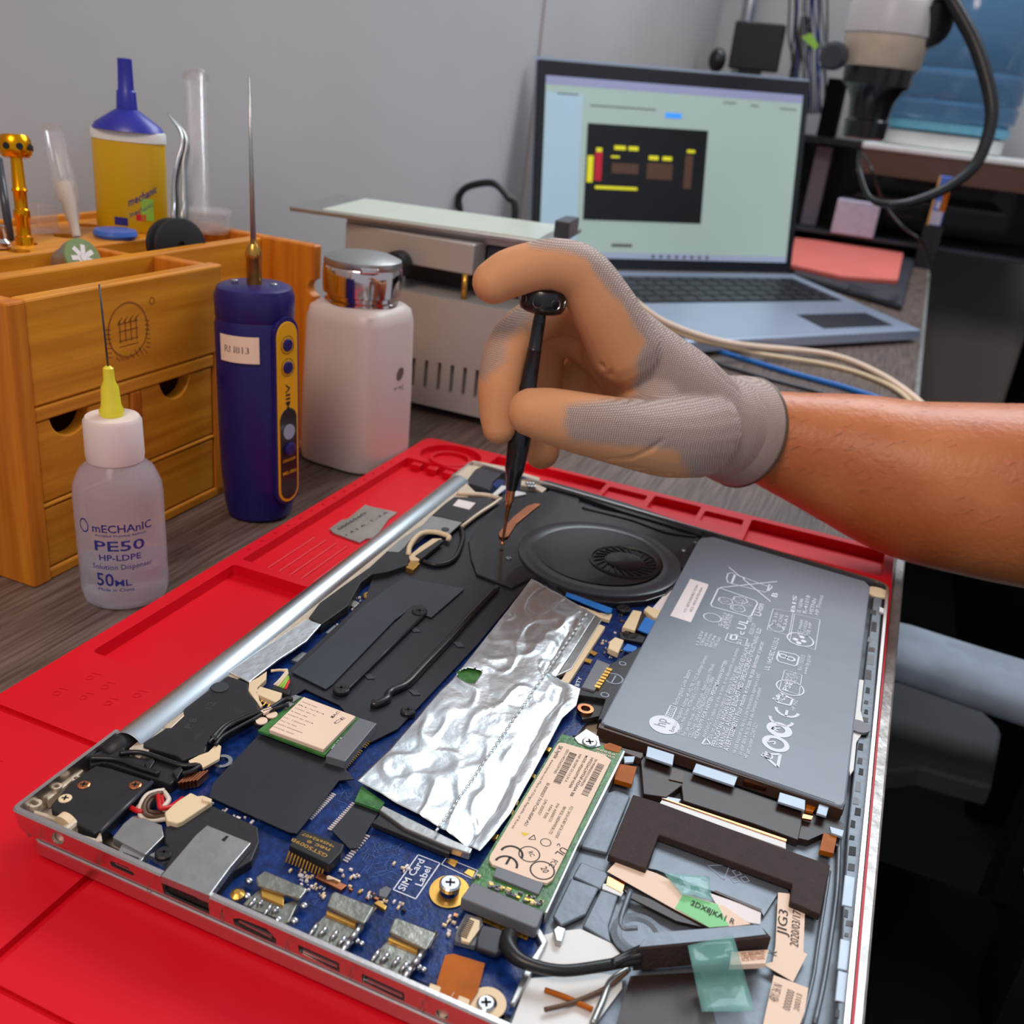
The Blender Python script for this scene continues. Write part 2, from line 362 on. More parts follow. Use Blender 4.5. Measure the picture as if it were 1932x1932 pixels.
lid = roundp(inset(Q4, .0036), (.004, .006, .009, .006)); add_prism(bm, ringz(lid, .0164), .0066); bevel(link_bm('display_lid', bm, MATS['silver_side'], LP), .0012, 3)
def backing(name, k, pts, dy, m=MATS['dark_slot'], d=.004):
    w_ = [aty(*K(k, *p), .001)+V((0, dy, 0)) for p in pts]; b = bmesh.new(); add_prism(b, w_, d, V((0, 1, 0))); return link_bm(name, b, m, LP)
backing('port_recess', 1, ell(415, 1325, 50, 54), .0022, MATS['magnesium'])
for k, p in ((1, UC), (3, HD), (3, USBA), (3, USBB)): backing('port_recess', k, p, .0017, d=.003)
backing('port_recess', 1, [(1172, 1600), (1520, 1755), (1515, 1890), (1180, 1740)], .0022, d=.003)
backing('port_recess', 3, ell(1672, 1805, 54, 52), .0022, MATS['magnesium'])
# tongues inside the ports
for k, p in ((3, [(180, 1125), (420, 1245), (420, 1258), (180, 1138)]), (3, [(650, 1340), (900, 1455), (900, 1475), (650, 1358)]), (3, [(1115, 1552), (1375, 1672), (1375, 1692), (1115, 1570)]), (1, [(820, 1515), (950, 1575), (950, 1583), (820, 1523)])):
    backing('port_tongue', k, p, .0010, MATS['shield'], .001)
bm = bmesh.new()  # tiny engraved symbols beside each port
for k, x, y in ((1, 320, 1290), (1, 740, 1480), (1, 1100, 1690), (1, 1630, 1870), (3, 85, 1085), (3, 560, 1300), (3, 1020, 1500), (3, 1540, 1740)):
    p = aty(*K(k, x, y), .0003); add_ring(bm, p+V((0, -.0007, 0)), .0006, .0009, 10, V((0, -1, 0))); add_line(bm, p+V((0, -.0007, .0012)), p+V((0, -.0007, .0034)), .0004, V((0, -1, 0)))
link_bm('port_symbol', bm, MATS['ink_grey'], LP)
# hinge barrel and inner ledge
ba, bb = V((.0052, .047, .0240)), V((-.0020, .3455, .0240)); ax = (bb-ba).normalized(); L_ = (bb-ba).length
hb = lathe('hinge_barrel', [(.0052, .004), (.0070, .0), (.0074, .001), (.0074, L_-.001), (.0070, L_), (.0052, L_-.004)], ba, MATS['barrel'], LP, axis=ax, n=48)
polyobj('inner_ledge', 0, [(243, 1412), (262, 1431), (640, 1128), (896, 927), (880, 911), (560, 1160)], .0282, .006, MATS['magnesium'], LP, .0003)
P_ = []
def PO(name, k, pts, z, th, m, bev=0, label=None, parent=None): return polyobj(name, k, pts, z/1000, th/1000, MATS[m], parent or LP, bev, label)
# frame floor of the right half (palm rest side) and big boards
PO('chassis_floor', 0, [(38, 1520), (250, 1415), (560, 1165), (895, 912), (1675, 1125), (1583, 2180)], 20.9, 1, 'magnesium')
PO('palm_rest_frame', 0, [(1195, 1390), (1130, 1350), (1318, 1003), (1662, 1110), (1590, 1985), (930, 1985), (990, 1800)], 22.0, 1, 'grey_frame')
pcb = PO('motherboard', 0, [(195, 1560), (300, 1480), (400, 1395), (470, 1260), (560, 1215), (700, 1075), (800, 1000), (905, 925), (985, 912), (1110, 960), (1170, 1130), (1260, 1140), (1245, 1180), (1085, 1390), (1020, 1560), (1030, 1750), (965, 1915), (570, 1765), (310, 1655)], 24.0, 1.2, 'pcb')
# --- hinge corner, left
PO('hinge_bracket', 1, [(650, 720), (760, 660), (860, 610), (905, 640), (925, 715), (1100, 740), (1330, 800), (1335, 850), (1245, 925), (1050, 860), (760, 765), (655, 790)], 28.2, 5, 'black_plastic', .0006, 'dark cast hinge bracket')
tube('hinge_shaft', [kat(1, 770, 730, .0255), kat(1, 900, 640, .0255), kat(1, 960, 600, .025)], [.0042, .0046, .0046], MATS['black_plastic'], LP, smooth=0, n=20)
for x, y in ((1085, 780), (1290, 840)): PO('hinge_clip', 1, [(x-35, y-10), (x+25, y-50), (x+45, y-25), (x, y+50)], 29.4, 3, 'black_plastic', .0004)
pl_ = PO('corner_cover', 1, [(372, 1075), (520, 905), (700, 785), (800, 805), (1112, 905), (900, 1100), (735, 1262), (690, 1285), (560, 1215), (375, 1112)], 28.6, 6, 'black_plastic', .0006)
tube('cover_ridge', [kat(1, 1108, 910, .0286), kat(1, 905, 1102, .0286), kat(1, 735, 1272, .0286)], .0008, MATS['fan_ring'], pl_, smooth=0)
for x, y, m_ in ((475, 1028, 'cream'), (985, 930, 'copper'), (610, 928, 'copper')): screw(pl_, kat(1, x, y, .0288), .0021, .0006, MATS[m_])
sp = PO('speaker_box', 1, [(1660, 130), (1810, 185), (1815, 260), (1890, 330), (1880, 400), (1700, 500), (1520, 612), (1500, 690), (1330, 752), (1280, 715), (1045, 650), (1045, 620), (1200, 520), (1330, 425), (1345, 370)], 29.0, 7, 'black_plastic', .0006)
bm = bmesh.new(); add_lathe(bm, [(.0034, 0), (.0034, .0004)], kat(1, 1605, 222, .029), n=24); link_bm('foam_dot', bm, MATS['fan_ring'], sp)
bm = bmesh.new(); text_px(bm, '>ABS<', K(1, 1440, 600), K(1, 1500, 540), .02905, .0022); text_px(bm, 'P 8', K(1, 1390, 520), K(1, 1440, 450), .02905, .0025); text_px(bm, '12', K(1, 1540, 380), K(1, 1575, 330), .02905, .0028)
link_bm('moulded_print', bm, MATS['fan_ring'], sp)
PO('snap_rib', 1, [(1195, 500), (1290, 430), (1335, 395), (1345, 425), (1250, 515), (1215, 515)], 29.2, 5, 'magnesium', .0004)
PO('cable_tape', 1, [(1375, 755), (1450, 715), (1520, 690), (1580, 630), (1612, 648), (1600, 738), (1480, 805), (1455, 770), (1390, 775)], 29.0, 1, 'cream')
for c_ in ([(650, 735), (850, 745), (1000, 800), (1160, 850)], [(870, 700), (1030, 695), (1200, 750), (1330, 790), (1440, 785)], [(1330, 850), (1400, 830), (1460, 790)]):
    tube('antenna_wire', [kat(1, x, y, .0292) for x, y in c_], .0009, MATS['black_wire'], LP, n=8)
for c_ in ([(1520, 625), (1590, 560), (1680, 500), (1800, 440), (1900, 400)], [(1570, 640), (1620, 580), (1720, 520), (1850, 450), (1925, 405)]):
    tube('antenna_wire', [kat(1, x, y, .0296) for x, y in c_], .0008, MATS['black_wire'], LP, n=8)
bm = bmesh.new(); add_lathe(bm, [(.0036, .0), (.0036, .0006), (.0022, .0006), (.0022, -.001)], kat(1, 1620, 765, .0262), n=24, cap=False); link_bm('screw_eyelet', bm, MATS['steel'], LP)
for i in range(6):
    bm = bmesh.new(); a_ = kat(1, 1345+i*26, 905-i*4, .027); add_box(bm, a_, (.0007, .006, .003)); link_bm('spring_coil', bm, MATS['copper'], LP)
# wire bundle to the power connector
for i, (m_, pts) in enumerate((('white_wire', [(1000, 1110), (1060, 1030), (1120, 985), (1195, 970)]), ('white_wire', [(1195, 970), (1080, 1000), (1025, 1080), (1030, 1160), (1100, 1190), (1220, 1180)]), ('brown_wire', [(1180, 990), (1095, 1015), (1050, 1085), (1065, 1145), (1130, 1165), (1225, 1150)]), ('brown_wire', [(1190, 1000), (1110, 1030), (1075, 1090), (1095, 1130), (1230, 1130)]), ('white_wire', [(1200, 985), (1230, 1040), (1190, 1100), (1220, 1120)]), ('red_wire', [(1150, 990), (1160, 1050), (1175, 1100), (1260, 1085), (1320, 1040)]), ('red_wire', [(1170, 990), (1185, 1060), (1200, 1110), (1290, 1060), (1330, 1030)]), ('red_wire', [(950, 1095), (1000, 1120), (1040, 1125)]))):
    tube('power_wire', [kat(1, x, y, .0262+.0006*(i % 3)+.0015*math.sin(j)) for j, (x, y) in enumerate(pts)], .00085, MATS[m_], LP, n=8)
pc = PO('power_connector', 1, [(1200, 1130), (1290, 1050), (1390, 985), (1440, 1010), (1480, 1005), (1545, 1030), (1540, 1055), (1330, 1195), (1290, 1210), (1215, 1190)], 29.4, 3, 'cream', .0004)
PO('connector_lug', 1, [(1480, 1012), (1545, 1030), (1540, 1058), (1475, 1042)], 30.2, 1.2, 'cream', .0003, parent=pc)
# magnesium bosses near the corner
for x, y, r_, h in ((262, 1092, .0020, .0016), (555, 900, .0014, .0012), (418, 960, .0016, .0012)):
    bm = bmesh.new(); add_lathe(bm, [(r_, 0), (r_, h), (r_*.5, h), (r_*.5, h-.001)], kat(1, x, y, .0255), n=20, cap=False); link_bm('screw_boss', bm, MATS['magnesium'], LP)
bm = bmesh.new(); add_lathe(bm, [(.0046, -.0012), (.0046, .0012)], kat(1, 495, 1230, .0255), axis=(.1, 1, .1), n=28); link_bm('speaker_disc', bm, MATS['cream'], LP)
PO('inner_rib', 1, [(250, 1110), (400, 1150), (435, 1165), (430, 1195), (300, 1150), (240, 1130)], 27, 5, 'magnesium', .0005)
PO('inner_rib', 1, [(590, 1290), (700, 1320), (735, 1260), (745, 1340), (700, 1345), (600, 1310)], 28, 5, 'magnesium', .0003)
PO('inner_rib', 1, [(330, 1010), (430, 920), (560, 830), (600, 800), (610, 825), (450, 960), (350, 1040)], 25.5, 4, 'magnesium', .0005)
# usb-c, rj45, hdmi, usb
uc = PO('usb_c_shield', 1, [(820, 1310), (900, 1210), (960, 1160), (1000, 1150), (1180, 1222), (1195, 1305), (1150, 1350), (1060, 1440), (890, 1352)], 27.2, 3.4, 'shield', .0003)
PO('shield_lip', 1, [(890, 1360), (1060, 1445), (1030, 1485), (860, 1415)], 26.4, 2, 'shield', .0002, parent=uc)
screw(LP, kat(1, 1195, 1425, .0272), .0028, .0012, MATS['black_plastic'])
PO('screw_seat', 1, [(1090, 1440), (1220, 1380), (1290, 1420), (1230, 1490), (1190, 1500)], 26, 2, 'shield')
PO('rj45_housing', 1, [(1200, 1240), (1330, 1180), (1480, 1070), (1560, 1085), (1880, 1235), (1892, 1345), (1835, 1480), (1700, 1560), (1560, 1720), (1250, 1580), (1190, 1560), (1250, 1430), (1200, 1340)], 27.6, 7, 'black_plastic', .0005)
rj = PO('rj45_shield', 1, [(1172, 1592), (1430, 1290), (1510, 1222), (1832, 1352), (1680, 1530), (1527, 1738)], 30.6, 3, 'shield', .0003)
bm = bmesh.new(); add_prism(bm, [aty(*K(1, *p), .0012) for p in ((1172, 1592), (1524, 1740), (1517, 1790), (1440, 1760), (1400, 1700), (1300, 1665), (1250, 1670), (1175, 1640))], .0008, V((0, 1, 0))); link_bm('shield_front', bm, MATS['shield'], rj)
PO('shield_slot', 1, [(1615, 1330), (1650, 1300), (1668, 1306), (1635, 1342)], 30.7, .3, 'dark_slot', parent=rj)
hd = PO('hdmi_connector', 3, [(320, 790), (385, 742), (690, 870), (680, 900), (640, 950), (330, 850)], 28.0, 1.2, 'connector_metal', .0004)
PO('connector_body', 3, [(225, 985), (350, 875), (520, 985), (640, 950), (560, 1120), (480, 1140)], 26.2, 4, 'connector_metal', .0003, parent=hd)
def fingers(parent, k, a, b, n_, dz, m_, wd=.0009, h=.002):
    for i in range(n_):
        t = (i+.5)/n_; p = kat(k, a[0]+(b[0]-a[0])*t, a[1]+(b[1]-a[1])*t, dz); bm = bmesh.new(); add_box(bm, p, (wd, .0035, h)); link_bm('contact_pin', bm, MATS[m_], parent)
PO('contact_strip', 3, [(355, 860), (525, 930), (522, 1000), (360, 930)], 26.9, 1, 'gold', .0002, parent=hd)
def usb(dx, dy, nm):
    u = PO(nm, 3, [(835+dx, 1000+dy), (875+dx, 905+dy), (900+dx, 895+dy), (1182+dx, 1005+dy), (1150+dx, 1060+dy), (1110+dx, 1132+dy)], 28.6, 1.2, 'connector_metal', .0004)
    PO('connector_body', 3, [(695+dx, 1200+dy), (800+dx, 1090+dy), (850+dx, 1040+dy), (1060+dx, 1150+dy), (1075+dx, 1180+dy), (945+dx, 1345+dy)], 26.6, 4.5, 'connector_metal', .0003, parent=u)
    PO('contact_strip', 3, [(838+dx, 1028+dy), (1055+dx, 1120+dy), (1045+dx, 1150+dy), (830+dx, 1060+dy)], 27.4, 1, 'gold', .0002, parent=u)
    for x0, y0, x1, y1 in ((710, 1220, 770, 1130), (780, 1220, 835, 1160), (865, 1250, 915, 1185), (920, 1290, 975, 1225)):
        tube('spring_prong', [kat(3, x0+dx, y0+dy, .0268), kat(3, x1+dx, y1+dy, .0278)], .0007, MATS['steel'], u, n=8, smooth=0)
    for x0, y0, x1, y1 in ((950, 1335, 1010, 1250), (1020, 1240, 1085, 1150), (1110, 1120, 1175, 1010)):
        tube('side_tab', [kat(3, x0+dx, y0+dy, .0272), kat(3, x1+dx, y1+dy, .0276)], .0011, MATS['steel'], u, n=8, smooth=0)
    bm = bmesh.new(); add_blob(bm, kat(3, 1050+dx, 1255+dy, .0255), (.0015, .0010, .0009)); add_blob(bm, kat(3, 1090+dx, 1275+dy, .0252), (.0011, .0009, .0008)); link_bm('solder_blob', bm, MATS['steel'], u, True)
usb(0, 0, 'usb_connector'); usb(452, 190, 'usb_connector')
for x0, y0, x1, y1 in ((270, 1010, 320, 945), (335, 1000, 370, 965), (380, 1070, 435, 990), (440, 1055, 485, 1015)): tube('spring_prong', [kat(3, x0, y0, .0262), kat(3, x1, y1, .0272)], .0007, MATS['steel'], hd, n=8, smooth=0)
for x, y in ((270, 820), (255, 930), (670, 1000), (600, 1110), (480, 1100)):
    bm = bmesh.new(); add_blob(bm, kat(3, x, y, .026), (.0014, .0012, .0010)); link_bm('solder_blob', bm, MATS['steel'], hd, True)
bm = bmesh.new(); add_lathe(bm, [(.0018, 0), (.0022, .0012), (.001, .002)], kat(3, 185, 935, .026), n=16); link_bm('brass_stud', bm, MATS['gold'], LP)
# transformer chip with gold pins
tc_ = PO('transformer_chip', 3, [(560, 560), (655, 440), (965, 550), (940, 610), (855, 700)], 29.6, 4, 'black_plastic', .0004)
bm = bmesh.new()
text_px(bm, '*NS692407', K(3, 900, 560), K(3, 665, 468), .02965, .0011, True); text_px(bm, 'nec e', K(3, 865, 585), K(3, 700, 520), .02965, .0016, True); text_px(bm, 'GST5009B', K(3, 850, 630), K(3, 590, 505), .02965, .0014, True)
link_bm('chip_print', bm, MATS['gold'], tc_)
for i in range(12):
    t = i/11; bm = bmesh.new(); a_ = kat(3, 568+t*255, 600+t*105, .0272); add_tube(bm, [a_, a_+V((0, -.0010, -.001)), a_+V((0, -.0022, -.0028))], .00035, n=6, smooth=0); link_bm('chip_pin', bm, MATS['gold'], tc_)
# black insulating sheets
PO('black_sheet', 0, [(488, 1386), (560, 1398), (650, 1448), (668, 1470), (640, 1472), (560, 1572), (545, 1570), (395, 1503), (402, 1478)], 26.4, .5, 'black_film')
PO('black_sheet', 2, [(1000, 1932), (870, 1800), (960, 1700), (1045, 1600), (1235, 1640), (1140, 1790), (1060, 1932)], 25.8, .6, 'black_film')
PO('black_sheet', 0, [(512, 1340), (540, 1268), (690, 1130), (705, 1082), (760, 1052), (860, 1005), (885, 955), (945, 930), (1020, 925), (1150, 955), (1330, 1010), (1300, 1090), (1240, 1120), (1060, 1125), (1000, 1095), (900, 1216), (750, 1375), (700, 1400), (640, 1330), (575, 1300)], 25.9, .6, 'black_film')
ht = PO('heat_shield_film', 2, [(585, 650), (720, 530), (1100, 170), (1250, 60), (1400, -40), (1840, 40), (1600, 250), (1440, 190), (1330, 270), (875, 740), (830, 772)], 26.9, .5, 'gloss_film')
hp_ = PO('heatsink_arm', 2, [(890, 745), (1455, 165), (1530, 150), (1570, 195), (1545, 240), (990, 780), (910, 790)], 27.6, 1, 'black_film', .0004)
screw(hp_, kat(2, 942, 768, .0280), .0034, .0012, MATS['black_plastic']); screw(hp_, kat(2, 1512, 205, .0280), .0036, .0012, MATS['black_plastic'])
tube('arm_rib', [kat(2, 1000, 765, .0277), kat(2, 1535, 235, .0277)], .0005, MATS['fan_ring'], hp_, smooth=0, n=6)
tube('heat_pipe', [kat(2, 1165, 880, .0272), kat(2, 1200, 885, .0272), kat(2, 1275, 845, .0274), kat(2, 1300, 795, .0274), kat(2, 1420, 735, .0274), kat(2, 1560, 590, .0274), kat(2, 1750, 390, .0274), kat(8, 1500, 1200, .0274), kat(8, 1690, 1000, .0272)], .0017, MATS['fan_black'], LP)
for k, x, y in ((2, 1145, 680), (2, 1478, 338), (2, 1478, 797), (2, 1800, 447)): PO('grey_pad', k, [(x-45, y-18), (x+10, y-18), (x+42, y+16), (x-8, y+18)], 26.3, .3, 'fan_ring')
screw(LP, kat(2, 1430, 930, .0268), .0030, .0016, MATS['black_plastic'])
screw(LP, kat(8, 765, 1055, .0250), .0036, .0012, MATS['gold'])
# left strip: antenna bar, foil strip, cream flex bracket
PO('antenna_bar', 8, [(318, 1215), (395, 1110), (560, 990), (760, 850), (885, 735), (950, 745), (1035, 690), (1060, 700), (1045, 830), (900, 880), (780, 900), (700, 960), (605, 1130), (405, 1272)], 29.0, 5, 'black_plastic', .0005)
PO('foil_strip', 2, [(125, 642), (330, 500), (690, 262), (795, 300), (690, 420), (480, 560), (270, 722)], 29.3, 1, 'foil', .0003)
PO('antenna_pad', 8, [(885, 735), (1000, 640), (1150, 540), (1210, 475), (1440, 520), (1340, 610), (1260, 580), (1130, 590), (1050, 660), (1020, 700), (975, 740)], 29.1, 1, 'shield', 0, 'pale grey metal pad with a dark round mark')
bm = bmesh.new(); add_lathe(bm, [(.0022, 0), (.0022, .0003)], kat(8, 1315, 575, .0292), n=20); link_bm('round_mark', bm, MATS['fan_ring'], LP)
sb = PO('small_speaker', 8, [(1215, 470), (1310, 385), (1380, 335), (1640, 345), (1680, 375), (1560, 450), (1435, 520)], 29.4, 5, 'black_plastic', .0005)
PO('speaker_label', 8, [(1370, 400), (1410, 355), (1535, 382), (1490, 430)], 29.55, .2, 'white_label', parent=sb)
tube('cream_bracket', [kat(8, 1045, 760, .029), kat(8, 1060, 690, .029), kat(8, 1130, 610, .029), kat(8, 1230, 595, .029), kat(8, 1335, 625, .029), kat(8, 1335, 655, .028)], .0014, MATS['cream'], LP)
PO('cream_bracket', 8, [(1045, 770), (1130, 700), (1220, 640), (1290, 640), (1200, 720), (1120, 800), (1060, 800)], 28.6, 2, 'cream', .0003)
PO('flex_connector', 8, [(1095, 765), (1270, 648), (1305, 655), (1140, 790)], 29.2, 2, 'black_plastic', .0002)
PO('flex_connector', 8, [(1025, 850), (1060, 800), (1130, 820), (1080, 870)], 28.4, 3, 'gold', .0003)
tube('gold_flex', [kat(8, 1435, 555, .0285), kat(8, 1560, 460, .0285), kat(8, 1660, 395, .0290), kat(8, 1720, 350, .0290)], .0011, MATS['magnesium'], LP, n=8)
tube('gold_flex', [kat(8, 1400, 310, .0290), kat(8, 1500, 320, .0290), kat(8, 1620, 330, .0290), kat(8, 1700, 350, .0290)], .0018, MATS['magnesium'], LP, n=8)
tube('black_flex', [kat(8, 1150, 810, .0272), kat(8, 1260, 835, .0272), kat(8, 1380, 790, .0272), kat(8, 1440, 650, .0272), kat(8, 1430, 560, .0272)], .0014, MATS['black_wire'], LP, n=8)
# far corner by the hinge end
PO('hinge_bracket', 9, [(640, 700), (750, 560), (870, 510), (1090, 580), (960, 700), (930, 800)], 28.2, 5, 'fan_ring', .0005, 'dark hinge plate at the far corner')
PO('white_tape', 9, [(950, 860), (1075, 745), (1150, 760), (1020, 860)], 28.8, .6, 'white_plastic')
PO('blue_pad', 9, [(960, 730), (1030, 670), (1110, 680), (1100, 740), (1000, 780)], 28.6, 1, 'pcb')
PO('inner_ledge', 9, [(420, 670), (720, 440), (1140, 520), (1110, 580), (860, 505), (760, 540), (640, 690), (560, 740)], 28.2, 5, 'magnesium', .0005)
PO('inner_ledge', 9, [(1330, 590), (1540, 650), (1500, 720), (1620, 780), (1560, 830), (1440, 760), (1300, 740)], 28.0, 4, 'magnesium', .0005)
PO('white_tape', 9, [(1225, 880), (1240, 810), (1350, 830), (1370, 850)], 28.2, .5, 'white_plastic')
for i in range(6):
    bm = bmesh.new(); add_blob(bm, kat(9, 1380+i*18, 720+((i*37) % 70), .0285), (.0012, .0012, .001)); link_bm('solder_blob', bm, MATS['steel'], LP, True)
# ---------------------------------------------------------------- fan
fc = kat(6, 1085, 775, .028)
fan = PO('cooling_fan', 6, [(130, 660), (240, 480), (430, 340), (560, 312), (700, 300), (760, 270), (940, 300), (940, 395), (1250, 460), (1500, 530), (1830, 600), (1790, 690), (1700, 800), (1675, 900), (1640, 985), (1570, 1050), (1430, 1095), (1230, 1110), (1000, 1090), (850, 1045), (760, 970), (600, 925), (450, 1000), (190, 900), (150, 790)], 27.4, 5, 'fan_black', .0006)
bm = bmesh.new(); FR = .0445
add_lathe(bm, [(FR, -.004), (FR, .0004), (FR-.0010, .0009), (FR-.009, .0009), (FR-.0098, .0005)], fc, n=64, cap=False); mod(link_bm('fan_rim', bm, MATS['fan_ring'], fan, True), 'EDGE_SPLIT', split_angle=.5)
bm = bmesh.new(); add_lathe(bm, [(FR-.0098, 0), (FR-.0098, .0007), (FR-.0098, .0007)], fc+V((-.001, .001, 0)), n=64); 
link_bm('fan_cover', bm, MATS['fan_black'], fan)
hub = kat(6, 1270, 810, .0288); hb_ = lathe('fan_opening', [(.0195, -.001), (.0195, .0004), (.0180, .0006), (.0175, .0001)], hub, MATS['fan_black'], fan, cap=False, n=48)
lathe('fan_hub', [(.0105, 0), (.0105, .0006), (.009, .0010), (0.0001, .0010)], hub, MATS['fan_black'], fan, n=40)
for i in range(23):
    a = 2*math.pi*i/23; bm = bmesh.new(); p = hub+V((math.cos(a)*.0140, math.sin(a)*.0140, .0003)); add_box(bm, p, (.0064, .0006, .0006), Matrix.Rotation(a+.5, 3, 'Z')); link_bm('fan_blade', bm, MATS['fan_black'], fan)
tube('fan_edge', [kat(6, 960, 415, .0279), kat(6, 1300, 500, .0279), kat(6, 1560, 590, .0279), kat(6, 1790, 625, .0279)], .0006, MATS['fan_ring'], fan)
PO('copper_strip', 6, [(352, 600), (385, 560), (460, 480), (560, 402), (620, 383), (655, 388), (590, 440), (480, 530), (425, 620), (385, 640), (358, 625)], 28.6, 1.0, 'copper', .0002)
PO('black_foam_bar', 6, [(640, 225), (700, 215), (1250, 370), (1800, 560), (1840, 620), (1780, 600), (1250, 440), (940, 330), (680, 260)], 28.6, 3, 'black_plastic', .0004)
screw(LP, kat(6, 425, 782, .0280), .0016, .0006, MATS['steel'])
for x, y in ((1700, 725), (1785, 668)): screw(LP, kat(6, x, y, .0282), .0014, .001, MATS['shield'])
PO('bracket_piece', 6, [(1700, 760), (1740, 700), (1800, 640), (1790, 700), (1740, 800), (1690, 860), (1670, 820)], 28.4, 4, 'black_plastic', .0004)
# ---------------------------------------------------------------- shielding foil over the memory
rows = [((1003, 1090), (1124, 1158)), ((975, 1127), (1102, 1193)), ((947, 1163), (1077, 1232)), ((919, 1198), (1048, 1276)), ((880, 1247), (1096, 1297)), ((853, 1280), (1088, 1328)), ((830, 1302), (1062, 1352)), ((770, 1372), (1003, 1462)), ((735, 1412), (965, 1530)), ((705, 1440), (930, 1575)), ((674, 1470), (906, 1602))]
bm = bmesh.new(); NX = 90; pr = []
from mathutils import noise as NZ
for i in range(len(rows)-1):
    (a0, b0), (a1, b1) = rows[i], rows[i+1]; st = 14
    for j in range(st+(1 if i == len(rows)-2 else 0)):
        t = j/st; pr.append(((a0[0]+(a1[0]-a0[0])*t, a0[1]+(a1[1]-a0[1])*t), (b0[0]+(b1[0]-b0[0])*t, b0[1]+(b1[1]-b0[1])*t)))
grid = []
for ri, (a, b) in enumerate(pr):
    row = []; v_ = ri/len(pr)
    for c_ in range(NX+1):
        s = c_/NX; p = at(a[0]+(b[0]-a[0])*s, a[1]+(b[1]-a[1])*s, .0292)
        q = p*1; q.z = 0
        h = abs(NZ.noise(q*48))*.0009+abs(NZ.noise(q*130+V((3, 1, 0))))*.00022
        h += .00045*max(0, 1-abs(NZ.noise(V((q.x*30+q.y*50, q.x*80-q.y*15, 4))))*6)
        h -= .0015*math.exp(-((s-.80-.10*v_)/.06)**2)*(1 if v_ > .1 else .3)   # fold beside the stitched seam
        if s > .86+.05*v_: h *= .5
        e = min(s, 1-s)*9; h *= min(1, .35+e)
        row.append(bm.verts.new(V((p.x, p.y, .0285+h*1.15))))
    grid.append(row)
for r0, r1_ in zip(grid, grid[1:]):
    for c_ in range(NX):
        cx = (r0[c_].co+r1_[c_+1].co)/2
        if (cx-kat(6, 150, 1640, .029)).length < .0058 and c_ < 16: continue
        bm.faces.new((r0[c_], r0[c_+1], r1_[c_+1], r1_[c_]))
foil = link_bm('shielding_foil', bm, MATS['foil'], LP, True); mod(foil, 'SOLIDIFY', thickness=.00025)
foil['label'] = 'crumpled silver shielding foil with a stitched seam'
bm = bmesh.new(); N_ = 46
for i in range(N_):
    t = i/N_; a = V((1108, 1156, 0)).lerp(V((820, 1572, 0)), t); b = V((1108, 1156, 0)).lerp(V((820, 1572, 0)), t+.55/N_)
    pa, pb = at(a.x, a.y, .0299), at(b.x, b.y, .0299); add_tube(bm, [pa, pb], .0005, n=6, smooth=0)
link_bm('stitched_seam', bm, MATS['foil'], foil, True)
PO('memory_board', 6, [(40, 1620), (170, 1500), (300, 1620), (230, 1750), (120, 1740)], 27.6, 1, 'pcb_green')
PO('memory_edge', 0, [(1124, 1160), (1136, 1168), (1078, 1262), (1048, 1276)], 27.5, 2, 'shield', .0003)
PO('memory_slot', 0, [(1128, 1176), (1142, 1182), (1072, 1290), (1058, 1284)], 27.0, 2.4, 'cream', .0003)
PO('memory_board', 2, [(1040, 1590), (1090, 1480), (1260, 1600), (1220, 1655)], 27.2, 1, 'pcb_green')
PO('memory_slot', 3, [(1220, 300), (1245, 265), (1500, 390), (1760, 520), (1900, 580), (1880, 620), (1700, 560), (1400, 430)], 28.0, 3, 'shield', .0004)
PO('memory_slot', 3, [(1165, 395), (1225, 330), (1765, 560), (1725, 625)], 26.8, 2, 'black_plastic', .0003)
# ---------------------------------------------------------------- wifi card
wf = PO('wireless_card', 2, [(335, 1075), (640, 822), (1080, 985), (820, 1258)], 28.6, 1, 'pcb_green', 0, 'small green wireless card with a cream metal can')
wc = PO('shield_can', 2, [(415, 1068), (668, 828), (1048, 970), (812, 1212)], 30.4, 1.8, 'cream_label', .0003, parent=wf)
PO('card_socket', 2, [(828, 1258), (1075, 980), (1202, 1022), (970, 1300)], 29.6, 4, 'grey_chip', .0003)
for i in range(20):
    t = i/20+(.03 if i > 10 else -.03); bm = bmesh.new(); add_box(bm, kat(2, 965+t*235, 1345-t*260, .0254), (.0022, .00045, .0006)); link_bm('socket_pin', bm, MATS['gold'], pcb)
bm = bmesh.new()
for i in range(9): # print on the can
    t = i/9; a = K(2, 445+t*235, 1048-t*205); b = K(2, 445+t*235+150+40*math.sin(i*2.1), 1048-t*205+58+14*math.sin(i*2.1)); text_px(bm, ('MODEL 0DPF', 'WFM 00000000', 'FCC ID: PD9', 'IC: 1000M', 'CMIIT ID 2018', 'R 003-180', 'CNC ID: C', 'RLVM', 'ANATEL')[i], a, b, .03045, .00055)
text_px(bm, 'CE', K(2, 900, 1030), K(2, 975, 985), .03045, .0014, True); text_px(bm, 'EAC', K(2, 880, 985), K(2, 935, 940), .03045, .0012, True)
add_ring(bm, kat(2, 880, 975, .03045), 0, .0005); link_bm('can_print', bm, MATS['ink_grey'], wc)
bm = bmesh.new(); text_px(bm, '480-12 A', K(2, 880, 1215), K(2, 955, 1125), .02865, .0009, True); link_bm('card_print', bm, MATS['white_ink'], wf)
PO('antenna_clip', 2, [(540, 840), (610, 815), (650, 828), (590, 868)], 29.4, .8, 'shield'); PO('antenna_clip', 2, [(500, 890), (560, 862), (600, 880), (540, 920)], 29.4, .8, 'shield')
